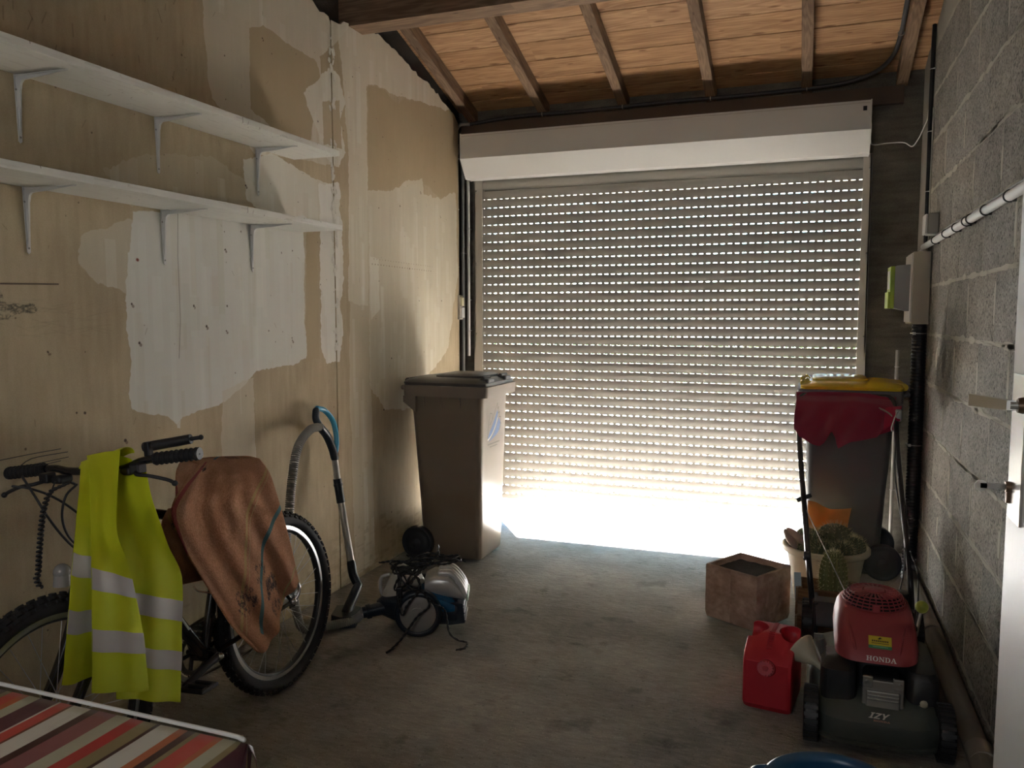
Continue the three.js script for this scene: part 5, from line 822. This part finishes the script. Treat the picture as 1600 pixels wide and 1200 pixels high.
  const stick = canvasTex(256, 160, (c, w, h) => { c.fillStyle = '#c9b42c'; c.fillRect(0, 0, w, h); c.fillStyle = '#3f8a5a'; c.fillRect(0, h * 0.74, w, h * 0.26); c.fillStyle = '#2c2a1c'; c.beginPath(); c.moveTo(100, 38); c.lineTo(128, 12); c.lineTo(160, 34); c.lineTo(140, 30); c.lineTo(128, 40); c.fill(); for (let i = 0; i < 9; i++) c.fillRect(38 + i * 21, 52, 14, 20); for (let i = 0; i < 12; i++) c.fillRect(34 + i * 16, 86, 11, 10); c.fillStyle = '#a5c9a0'; for (let i = 0; i < 10; i++) c.fillRect(48 + i * 17, 130, 11, 8); });
  part('sticker', grid((u, v) => V(-0.033 + u * 0.072, 0, 0).add(V(0.006, 0.33 + v * 0.034, face(0.33 + v * 0.034) + 0.003)), 4, 4), M(null, 0.45, { map: stick }), cowl);
  // silencer guard
  const g1 = part('silencer_guard', merge(bx(-0.045, 0.082, 0.1, 0.238, 0.392, 0.402, 0.004), bx(-0.034, 0.071, 0.107, 0.205, 0.398, 0.41, 0.006), bx(-0.045, -0.012, 0.21, 0.25, 0.392, 0.403, 0.004), bx(0.048, 0.082, 0.21, 0.25, 0.392, 0.403, 0.004)), M([0.34, 0.325, 0.3], 0.42, { metalness: 0.6 }), mower);
  for (const y of [0.188, 0.176, 0.14, 0.122]) part('guard_louvre', bx(-0.03, 0.067, y - 0.0035, y + 0.0035, 0.408, 0.414, 0.002), steel, g1);
  for (const x of [-0.032, 0.069]) part('guard_bolt', cyl(0.007, 0.007, 0.006, 6).rotateX(PI / 2).translate(x, 0.23, 0.406), steel, g1);
  part('silencer', bx(-0.04, 0.077, 0.105, 0.245, 0.28, 0.394, 0.02), mBlack, mower);
  // air filter box, dipstick, fuel cap, side guard
  part('air_filter_cover', loft([rrect(-0.115, 0.31, 0.1, 0.13, 0.03, 0.115, 4), rrect(-0.118, 0.32, 0.115, 0.15, 0.03, 0.15, 4), rrect(-0.118, 0.318, 0.112, 0.145, 0.03, 0.25, 4), rrect(-0.112, 0.3, 0.09, 0.11, 0.03, 0.278, 4)]), mBlack, mower);
  part('oil_filler', merge(rod([-0.14, 0.17, 0.19], [-0.175, 0.262, 0.2], 0.017, 0.016, 14), rod([-0.172, 0.258, 0.2], [-0.18, 0.285, 0.203], 0.02, 0.02, 14), box(0.032, 0.014, 0.006, -0.182, 0.292, 0.203)), M([0.12, 0.115, 0.105], 0.5), mower);
  part('fuel_cap', lathe([[0.026, 0], [0.028, 0.006], [0.028, 0.026], [0.024, 0.032], [0, 0.033]], 22).translate(0.1, 0.405, 0.04), mBlack, mower);
  part('side_housing', loft([rrect(0.145, 0.2, 0.1, 0.34, 0.03, 0.16, 4), rrect(0.145, 0.2, 0.1, 0.34, 0.03, 0.24, 4), rrect(0.14, 0.2, 0.085, 0.31, 0.03, 0.26, 4)]), mBlack, mower);
  part('rear_flap', loft([[-0.28, 0.16, 0.18], [-0.34, 0.235, 0.185], [-0.4, 0.24, 0.18], [-0.44, 0.1, 0.17]].map(([z, y, w]) => [[-w, y - 0.012, z], [-w, y, z], [w, y, z], [w, y - 0.012, z]])), M([0.03, 0.03, 0.032], 0.55), mower);
  for (const s of [-1, 1]) part('wheel_bracket', bx(s * 0.185 - 0.012, s * 0.185 + 0.012, 0.06, 0.235, -0.47, -0.33, 0.008), mBlack, mower);
  // levers with round knobs
  const k1 = part('height_lever', tube([[0.19, 0.1, 0.33], [0.18, 0.14, 0.34], [0.15, 0.158, 0.352]], 0.006, 10, 8), steel, mower);
  part('cream_knob', ball(0.019, 0.146, 0.166, 0.356, 18), M([0.5, 0.46, 0.34], 0.45), k1);
  const k2 = part('drive_lever', tube([[0.17, 0.24, -0.06], [0.182, 0.29, -0.09], [0.188, 0.325, -0.1]], 0.006, 10, 8), steel, mower);
  part('yellow_knob', ball(0.024, 0.19, 0.34, -0.1, 18), M([0.4, 0.44, 0.06], 0.5), k2);
  // decals on the deck
  const dq = new THREE.Quaternion().setFromAxisAngle(V(1, 0, 0), -0.75), dg = new TextGeometry('IZY', { font: sansBold, size: 0.019, depth: 0.001, curveSegments: 4 }); dg.computeBoundingBox();
  { const p = dg.attributes.position; for (let i = 0; i < p.count; i++) p.setX(i, p.getX(i) + p.getY(i) * 0.35); } dg.scale(1.45, 1, 1).applyQuaternion(dq);
  part('model_name', dg.translate(-0.028, 0.127, 0.4465), M([0.66, 0.63, 0.56], 0.45), deck);
  const dg2 = new TextGeometry('HONDA', { font: serifBold, size: 0.0055, depth: 0.0008, curveSegments: 3 }); dg2.scale(1.7, 1, 1).applyQuaternion(dq);
  part('maker_print', dg2.translate(-0.012, 0.12, 0.453), M([0.6, 0.3, 0.22], 0.5), deck);
  // handle
  const hm = M([0.022, 0.022, 0.025], 0.28), hl = [ml([0.062, 0.1, -3.66]), ml([0.058, 0.22, -3.64]), ml([0.04, 0.38, -3.67]), ml([0.018, 0.56, -3.9]), ml([-0.012, 0.8, -4.2]), ml([-0.022, 0.98, -4.43]), ml([-0.005, 1.035, -4.5]), ml([0.06, 1.04, -4.51]), ml([0.21, 1.04, -4.51]), ml([0.36, 1.04, -4.51]), ml([0.42, 1.035, -4.5]), ml([0.435, 0.98, -4.43]), ml([0.43, 0.8, -4.2]), ml([0.436, 0.56, -3.9]), ml([0.44, 0.38, -3.67]), ml([0.448, 0.22, -3.64]), ml([0.448, 0.1, -3.66])];
  const h = part('handlebar', tube(hl, 0.0125, 150, 10), hm, mower);
  part('control_bail', tube([ml([0.0, 0.93, -4.36]), ml([0.03, 0.97, -4.38]), ml([0.1, 1.0, -4.43]), ml([0.21, 1.005, -4.44]), ml([0.32, 1.0, -4.43]), ml([0.4, 0.97, -4.38]), ml([0.425, 0.93, -4.36])], 0.0045, 60, 8), steel, h);
  part('throttle_lever', merge(box(0.03, 0.06, 0.04, ...ml([0.445, 0.96, -4.38]), 0.008), tube([ml([0.44, 0.98, -4.36]), ml([0.425, 0.96, -4.33]), ml([0.41, 0.9, -4.33]), ml([0.42, 0.885, -4.335]), ml([0.435, 0.92, -4.36])], 0.003, 16, 6)), M([0.5, 0.5, 0.5], 0.3, { metalness: 0.7 }), h);
  for (const x of [0.05, 0.437]) part('handle_knob', merge(cyl(0.02, 0.022, 0.022, 10).rotateZ(PI / 2).translate(...ml([x + (x < 0.2 ? -0.02 : 0.02), 0.4, -3.69]))), mBlack, h);
  // starter rope with its T grip, control cables
  const G = [0.014, 0.601, -3.97];
  part('starter_grip', merge(rod(ml([G[0] - 0.03, G[1] - 0.014, G[2] + 0.012]), ml([G[0] + 0.032, G[1] + 0.016, G[2] + 0.012]), 0.011, 0.009, 10), rod(ml(G), ml([G[0], G[1] - 0.03, G[2] + 0.02]), 0.007)), mBlack, mower);
  part('starter_rope', tube([ml([G[0], G[1] - 0.03, G[2] + 0.02]), [-0.09, 0.425, 0.1]], 0.0022, 4, 6), M([0.4, 0.38, 0.35], 0.7), mower);
  part('control_cable', tube([ml([0.43, 0.9, -4.33]), ml([0.41, 0.7, -4.06]), ml([0.43, 0.5, -3.85]), ml([0.41, 0.42, -3.6]), [0.1, 0.4, -0.02]], 0.0032, 40, 6), mBlack, mower);
  part('control_cable', tube([ml([0.43, 0.95, -4.37]), ml([0.425, 0.75, -4.12]), ml([0.43, 0.5, -3.83]), ml([0.46, 0.4, -3.6]), [0.17, 0.26, -0.06]], 0.0032, 40, 6), mBlack, mower);
}
// ---------------------------------------------------------------- red shorts drying on the mower handle
{
  const t = thing('shorts', 'dark red cotton shorts hung over the mower handlebar', 'shorts', [0, 0, 0]);
  const cottonB = dataTex(128, 128, (x, y) => [120 + 60 * Math.sin(x * 0.8) * Math.sin(y * 0.8) + hash(x, y, 4) * 60], false);
  const cm = M([0.27, 0.012, 0.05], 0.9, { bumpMap: scaled(cottonB, 8, 8), bumpScale: 0.0015, transmission: 0.2, thickness: 0 });
  const lerpT = (tab, u) => { for (let i = 0; i < tab.length - 1; i++) if (u <= tab[i + 1][0]) { const k = (u - tab[i][0]) / (tab[i + 1][0] - tab[i][0]), e = k * k * (3 - 2 * k) * 0.5 + k * 0.5; return tab[i][1] + (tab[i + 1][1] - tab[i][1]) * e; } return tab[tab.length - 1][1]; };
  const Lf = [[0, 0.28], [0.06, 0.34], [0.26, 0.38], [0.3, 0.36], [0.38, 0.28], [0.41, 0.31], [0.44, 0.39], [0.6, 0.36], [0.82, 0.29], [0.95, 0.17], [1, 0.14]], Lb = [[0, 0.14], [0.3, 0.17], [0.5, 0.15], [0.8, 0.2], [1, 0.16]];
  const r = 0.0165;
  const fall = (tab, s, u, v) => { // s=+1 front, -1 back
    const x = -0.04 + u * 0.482, L = lerpT(tab, u), q = v * (L + r * PI / 2), a = q / r; let y, z;
    if (a < PI / 2) { y = r * Math.cos(a); z = r * Math.sin(a); } else { const e = q - r * PI / 2, wv = (s > 0 ? 0.012 : 0.006) * Math.sin(u * 11 + 1.2) * Math.min(1, e * 7) + 0.006 * Math.sin(u * 23 + e * 20) * Math.min(1, e * 5), n = s > 0 ? 0.026 * Math.min(1, e * 14) + wv : wv; if (s > 0) { y = -0.63 * e + 0.78 * n; z = r + 0.775 * e + 0.63 * n; } else { y = -e; z = r + 0.03 * e + n; } }
    const pull = s > 0 ? -0.02 * u * v : 0;
    return V(x + pull + 0.004 * Math.sin(v * 6), 1.0405 + y - 0.012 * Math.pow(2 * u - 1, 2) * (u > 0.5 ? 1.6 : 0.6), -4.51 + s * z);
  };
  part('front_leg_panel', grid((u, v) => fall(Lf, 1, u, v), 70, 34, 0.0018), cm, t);
  part('back_panel', grid((u, v) => fall(Lb, -1, 1 - u, v), 50, 24, 0.0018), cm, t);
  part('side_seam', tube([fall(Lf, 1, 0.995, 0.2), fall(Lf, 1, 0.99, 0.6), fall(Lf, 1, 0.985, 0.97)], 0.0025, 12, 6), cm, t);
  part('turned_hem', grid((u, v) => { const p = fall(Lf, 1, 0.9 + 0.1 * u, 0.45 + 0.55 * v); return p.add(V(0.03 * u, -0.015 * v, 0.012 + 0.014 * Math.sin(PI * v))); }, 10, 10, 0.0018), M([0.42, 0.015, 0.06], 0.9, { transmission: 0.25, thickness: 0 }), t);
}

// ---------------------------------------------------------------- pipes, cables and boxes
const greyPvc = M([0.36, 0.345, 0.31], 0.45), whitePvc = M([0.7, 0.69, 0.66], 0.35), blackPvc = M([0.014, 0.014, 0.016], 0.35);
{ // left corner risers
  const t = thing('conduit', 'grey conduit rising in the left corner to a bend under the roof', 'pipe', [-2.328, 1.6, -5.235]);
  part('pipe', tube([[0, 0, 0], [0, 0.5, 0], [0, 1.08, 0], [0.0, 1.15, -0.006], [0.02, 1.185, -0.02], [0.08, 1.19, -0.05]], 0.0125, 40, 12), greyPvc, t);
  part('coupling', rod([0, 0.98, 0], [0, 1.05, 0], 0.015, 0.015, 14), M([0.5, 0.48, 0.44], 0.4), t);
  for (const y of [0.2, 0.6, 0.95]) part('clip', merge(new THREE.TorusGeometry(0.014, 0.0025, 6, 18).rotateX(PI / 2).translate(0, y, 0), rod([-0.014, y, 0], [-0.06, y, 0], 0.003)), whitePvc, t);
}
{
  const t = thing('conduit', 'thin pale conduit beside the shutter guide in the left corner', 'pipe', [-2.268, 1.17, -5.3]);
  part('pipe', rod([0, 0, 0], [0, 1.43, 0], 0.011, 0.011, 12), whitePvc, t);
  for (const y of [0.18, 0.4, 0.9, 1.35]) part('clip', merge(new THREE.TorusGeometry(0.0125, 0.0025, 6, 18).rotateX(PI / 2).translate(0, y, 0), rod([0, y, -0.012], [0, y, -0.05], 0.003)), M([0.55, 0.54, 0.5], 0.4), t);
}
{
  const t = thing('conduit', 'dark grey conduit standing between the two pale corner pipes', 'pipe', [-2.305, 0, -5.285]);
  part('pipe', rod([0, 0.002, 0], [0, 2.72, 0], 0.012, 0.012, 12), M([0.2, 0.2, 0.19], 0.5), t);
  for (const y of [0.8, 1.9]) part('clip', merge(new THREE.TorusGeometry(0.0135, 0.0025, 6, 18).rotateX(PI / 2).translate(0, y, 0), rod([0, y, -0.012], [0, y, -0.064], 0.003)), greyPvc, t);
}
{
  const t = thing('light_switch', 'small beige surface switch box at the end of the corner conduit', 'switch', [-2.298, 1.43, -5.205]);
  part('back_box', bx(-0.02, 0.015, 0, 0.17, -0.03, 0.03, 0.005), M([0.46, 0.43, 0.36], 0.5), t);
  part('rocker', bx(0.012, 0.026, 0.095, 0.155, -0.022, 0.022, 0.004), M([0.6, 0.55, 0.36], 0.45), t);
  part('socket_lid', bx(0.012, 0.03, 0.012, 0.085, -0.024, 0.024, 0.004), M([0.66, 0.66, 0.64], 0.45), t);
}
{ // black conduit along the head of the wall, up the last rafter
  const t = thing('ceiling_conduit', 'black cable conduit sagging along the wall head and up the rafter', 'pipe', [0, 0, 0]);
  part('pipe', tube([[-2.25, 2.79, -5.285], [-1.9, 2.815, -5.285], [-1.4, 2.812, -5.285], [-0.9, 2.82, -5.285], [-0.4, 2.818, -5.285], [0.0, 2.825, -5.285], [0.2, 2.84, -5.28], [0.34, 2.875, -5.25], [0.42, 2.93, -5.16], [0.44, 2.985, -4.95], [0.44, 3.06, -4.7], [0.44, 3.15, -4.4], [0.44, 3.25, -4.05]], 0.0125, 120, 10), M([0.06, 0.06, 0.062], 0.5), t);
  for (const [x, y, z] of [[-1.715, 2.815, -5.285], [-1.165, 2.816, -5.285], [-0.605, 2.819, -5.285], [-0.037, 2.825, -5.285]]) part('clip', merge(new THREE.TorusGeometry(0.0145, 0.003, 6, 16).rotateY(PI / 2).translate(x, y, z), rod([x, y + 0.012, z + 0.004], [x, y + 0.03, z + 0.01], 0.0045)), M([0.45, 0.42, 0.36], 0.4), t);
  for (const [z, y] of [[-4.95, 2.985], [-4.5, 3.12]]) part('clip', new THREE.TorusGeometry(0.0145, 0.003, 6, 16).rotateX(-0.3).translate(0.44, y, z), M([0.45, 0.42, 0.36], 0.4), t);
}
{ // right wall
  const t = thing('supply_cable', 'thick black supply cable clipped upright to the block wall', 'cable', [0.602, 1.83, -4.955]);
  part('cable', tube([[0.0, 0, 0.02], [0, 0.05, 0.005], [0.0, 0.4, 0], [-0.002, 0.8, -0.003], [0, 1.18, 0]], 0.0115, 30, 10), blackPvc, t);
  for (const y of [0.3, 0.62, 0.95]) part('clip', merge(new THREE.TorusGeometry(0.0125, 0.002, 6, 16).rotateX(PI / 2).translate(0, y, 0), rod([0, y, 0.012], [0.012, y, 0.02], 0.003)), M([0.5, 0.5, 0.5], 0.4), t);
  part('thin_wire', tube([[0.008, 0, 0.05], [0.008, 0.3, 0.028], [0.008, 0.6, 0.03], [0.008, 0.74, 0.024]], 0.0035, 24, 6), M([0.5, 0.48, 0.43], 0.5), t);
}
solo('motor_wire', 'thin white wire looping from the shutter housing to the black cable', 'wire', tube([[0.286, 2.637, -5.118], [0.305, 2.6, -5.105], [0.318, 2.54, -5.11], [0.318, 2.46, -5.13], [0.335, 2.44, -5.16], [0.42, 2.452, -5.2], [0.5, 2.448, -5.2], [0.54, 2.42, -5.18], [0.565, 2.45, -5.12], [0.583, 2.5, -5.05], [0.592, 2.53, -5.0], [0.594, 2.58, -4.975]], 0.0034, 70, 6), M([0.75, 0.74, 0.7], 0.45));
{
  const t = thing('wall_conduit', 'white conduit strapped with black rings along the block wall', 'pipe', [0.592, 1.83, -4.93]);
  part('pipe', merge(rod([0, 0, 0], [0, 0, 3.7], 0.0165, 0.0165, 16), rod([0.004, 0.0, 0], [-0.02, -0.03, -0.035], 0.006)), whitePvc, t);
  for (const z of [0.42, 0.75, 1.02, 1.25, 1.34, 1.62, 1.98, 2.35, 2.8, 3.2]) part('strap', merge(new THREE.TorusGeometry(0.0182, 0.003, 6, 22).rotateX(rr(-0.2, 0.2)).translate(0, 0, z), box(0.012, 0.01, 0.012, 0.012, -0.014, z)), blackPvc, t);
  part('loose_cable', tube([[0.004, 0.022, 0.35], [0.004, 0.028, 0.9], [0.004, 0.022, 1.3], [0.004, 0.026, 1.9], [0.004, 0.022, 2.6]], 0.0045, 40, 6), M([0.3, 0.29, 0.28], 0.5), t);
}
{
  const t = thing('junction_box', 'small grey junction box above the white conduit on the wall', 'box', [0.612, 1.865, -4.62]);
  part('box', bx(-0.05, 0, 0, 0.105, -0.055, 0.055, 0.006), M([0.34, 0.33, 0.3], 0.5), t);
  part('lid', bx(-0.062, -0.05, 0.003, 0.102, -0.052, 0.052, 0.004), M([0.62, 0.61, 0.58], 0.45), t);
}
{
  const t = thing('meter_box', 'beige meter cabinet on the block wall with a grey and lime meter', 'meter', [0.612, 1.41, -4.9]);
  part('cabinet', bx(-0.085, 0, 0, 0.385, -0.15, 0.13, 0.005), M([0.42, 0.38, 0.3], 0.5), t);
  part('back_plate', bx(-0.094, -0.085, 0.01, 0.375, -0.14, 0.12, 0.003), M([0.66, 0.64, 0.6], 0.45), t);
  const m = part('meter', loft([[-0.094, 0.07, 0.32], [-0.16, 0.085, 0.315], [-0.168, 0.09, 0.31]].map(([x, a, b]) => [[x, a, -0.09], [x, b, -0.09], [x, b, 0.09], [x, a, 0.09]])), M([0.3, 0.3, 0.29], 0.45), t);
  part('lime_cover', merge(bx(-0.19, -0.168, 0.085, 0.312, -0.09, 0.09, 0.003)), M([0.36, 0.5, 0.03], 0.4), m);
  part('lime_tab', bx(-0.2, -0.19, 0.085, 0.175, -0.085, 0.092, 0.002), M([0.42, 0.56, 0.05], 0.4), m);
  part('display_strip', bx(-0.192, -0.189, 0.19, 0.29, -0.06, 0.06, 0.001), M([0.5, 0.52, 0.48], 0.3), m);
}
{
  const t = thing('corrugated_duct', 'black corrugated duct running from the meter box to the floor', 'duct', [0.574, 0, -4.85]);
  const rings = [], n = 300; for (let i = 0; i <= n; i++) { const y = 0.002 + 1.407 * i / n, r = 0.034 + ((i % 4) < 2 ? 0.004 : 0), q = []; for (let j = 0; j < 18; j++) { const a = j / 18 * 2 * PI; q.push([r * Math.cos(a) + 0.006 * Math.sin(y * 2), y, -r * Math.sin(a)]); } rings.push(q); }
  part('duct', loft(rings), M([0.022, 0.022, 0.025], 0.4), t);
  for (const y of [0.75, 1.36]) part('clamp', merge(new THREE.TorusGeometry(0.039, 0.003, 6, 28).rotateX(PI / 2).translate(0, y, 0), box(0.014, 0.014, 0.014, -0.025, y, 0.034)), steelGrey(), t);
}
function steelGrey() { return M([0.5, 0.49, 0.46], 0.35, { metalness: 0.7 }); }
{
  const t = thing('thin_pipe', 'thin grey water pipe upright behind the corrugated duct', 'pipe', [0.52, 0, -5.31]);
  part('pipe', rod([0, 0.002, 0], [0, 1.25, 0], 0.011, 0.011, 12), M([0.3, 0.28, 0.25], 0.45), t);
  part('valve', merge(cyl(0.018, 0.018, 0.05, 14).translate(0, 0.95, 0), rod([0, 0.95, 0.01], [0, 0.95, 0.05], 0.008), box(0.05, 0.012, 0.01, 0, 0.95, 0.052, 0.003)), M([0.45, 0.42, 0.36], 0.35, { metalness: 0.6 }), t);
  for (const y of [0.4, 1.15]) part('clip', merge(new THREE.TorusGeometry(0.0125, 0.0025, 6, 16).rotateX(PI / 2).translate(0, y, 0), rod([0, y, -0.012], [0, y, -0.038], 0.003)), steelGrey(), t);
}
{
  const t = thing('drain_pipe', 'dusty grey drain pipe lying along the foot of the block wall', 'pipe', [0.568, 0.0, -4.72]);
  part('pipe', tube([[0, 0.045, 0], [0.002, 0.043, 0.9], [-0.004, 0.042, 1.9], [0.004, 0.042, 3.3]], 0.04, 60, 18), M([0.2, 0.185, 0.165], 0.75), t);
  for (const z of [0.75, 1.85]) part('socket', rod([0, 0.0435, z], [0, 0.0435, z + 0.09], 0.0435, 0.0435, 20), M([0.24, 0.22, 0.195], 0.75), t);
}
// ---------------------------------------------------------------- door leaf opened against the right wall, with lever handle and key
{
  const t = struct('door_1', null, null, 'white painted door leaf standing open along the right wall', 'door');
  t.position.set(0.485, 0.2, -2.19);
  const wp = M([0.7, 0.69, 0.67], 0.42, { bumpMap: scaled(plasterBump, 3, 3), bumpScale: 0.001 });
  part('leaf', bx(-0.02, 0.022, 0, 2.03, 0, 0.83, 0.003), wp, t);
  const pl = M([0.74, 0.73, 0.7], 0.22, { metalness: 0.85 }), br = M([0.16, 0.1, 0.06], 0.4, { metalness: 0.5 });
  const e = part('escutcheon', bx(-0.0265, -0.02, 0.78, 1.12, 0.035, 0.15, 0.002), pl, t);
  part('lever', merge(rod([-0.022, 1.052, 0.13], [-0.05, 1.052, 0.128], 0.0095, 0.0085, 14), loft([[-0.048, 0.128, 0.011, 0.009], [-0.06, 0.105, 0.012, 0.0095], [-0.085, 0.06, 0.013, 0.009], [-0.108, 0.02, 0.014, 0.006]].map(([x, z, h, w]) => [[x - w, 1.052 - h, z], [x - w, 1.052 + h, z], [x + w, 1.052 + h, z + 0.004], [x + w, 1.052 - h, z + 0.004]]))), pl, e);
  part('lever_collar', rod([-0.026, 1.052, 0.13], [-0.036, 1.052, 0.13], 0.019, 0.016, 18), br, e);
  part('lock_cylinder', merge(rod([-0.024, 0.853, 0.055], [-0.036, 0.853, 0.055], 0.0135, 0.0125, 18), bx(-0.034, -0.024, 0.815, 0.855, 0.049, 0.061, 0.002)), br, e);
  part('key', merge(bx(-0.088, -0.036, 0.846, 0.86, 0.0535, 0.0565, 0.001), rod([-0.086, 0.853, 0.0535], [-0.086, 0.853, 0.0565], 0.0135, 0.0135, 16)), pl, e);
}

// ---------------------------------------------------------------- garden hedge outside, glimpsed through the shutter slots
{
  const t = thing('hedge', 'clipped green garden hedge beyond the driveway outside the shutter', 'hedge', [-2, 0, -15]);
  const leafM = M([0.1, 0.14, 0.04], 0.8), g = new THREE.SphereGeometry(1, 6, 4).scale(0.05, 0.012, 0.03);
  const core = grid((u, v) => { const x = -9 + 18 * u, a = v * PI, n = fbm(x * 1.3, v * 5, 3, 9) * 0.35; return V(x, -0.02 + Math.max(0, Math.sin(a)) ** 0.5 * (0.5 + n + 0.4 * fbm(x * 0.3, 1, 2, 3)), -0.55 * Math.cos(a) - n * Math.cos(a)); }, 120, 18);
  part('foliage', core, leafM, t);
  const im = new THREE.InstancedMesh(g, leafM, 5000), m = new THREE.Matrix4(), q = new THREE.Quaternion(), e = new THREE.Euler(), p = core.attributes.position;
  for (let i = 0; i < 5000; i++) { const k = Math.floor(rnd() * p.count); e.set(rr(0, 6), rr(0, 6), rr(0, 6)); m.compose(V(p.getX(k) + rr(-0.1, 0.1), Math.max(0.02, p.getY(k) + rr(-0.08, 0.1)), p.getZ(k) + rr(-0.08, 0.08)), q.setFromEuler(e), V(1, 1, 1).multiplyScalar(rr(0.8, 1.8))); im.setMatrixAt(i, m); }
  im.name = 'leaves'; im.userData.kind = 'stuff'; t.add(im);
}

scene.traverse((o) => { if (o.isMesh && o !== sky) { o.castShadow = true; o.receiveShadow = true; } });
renderer.render(scene, camera);
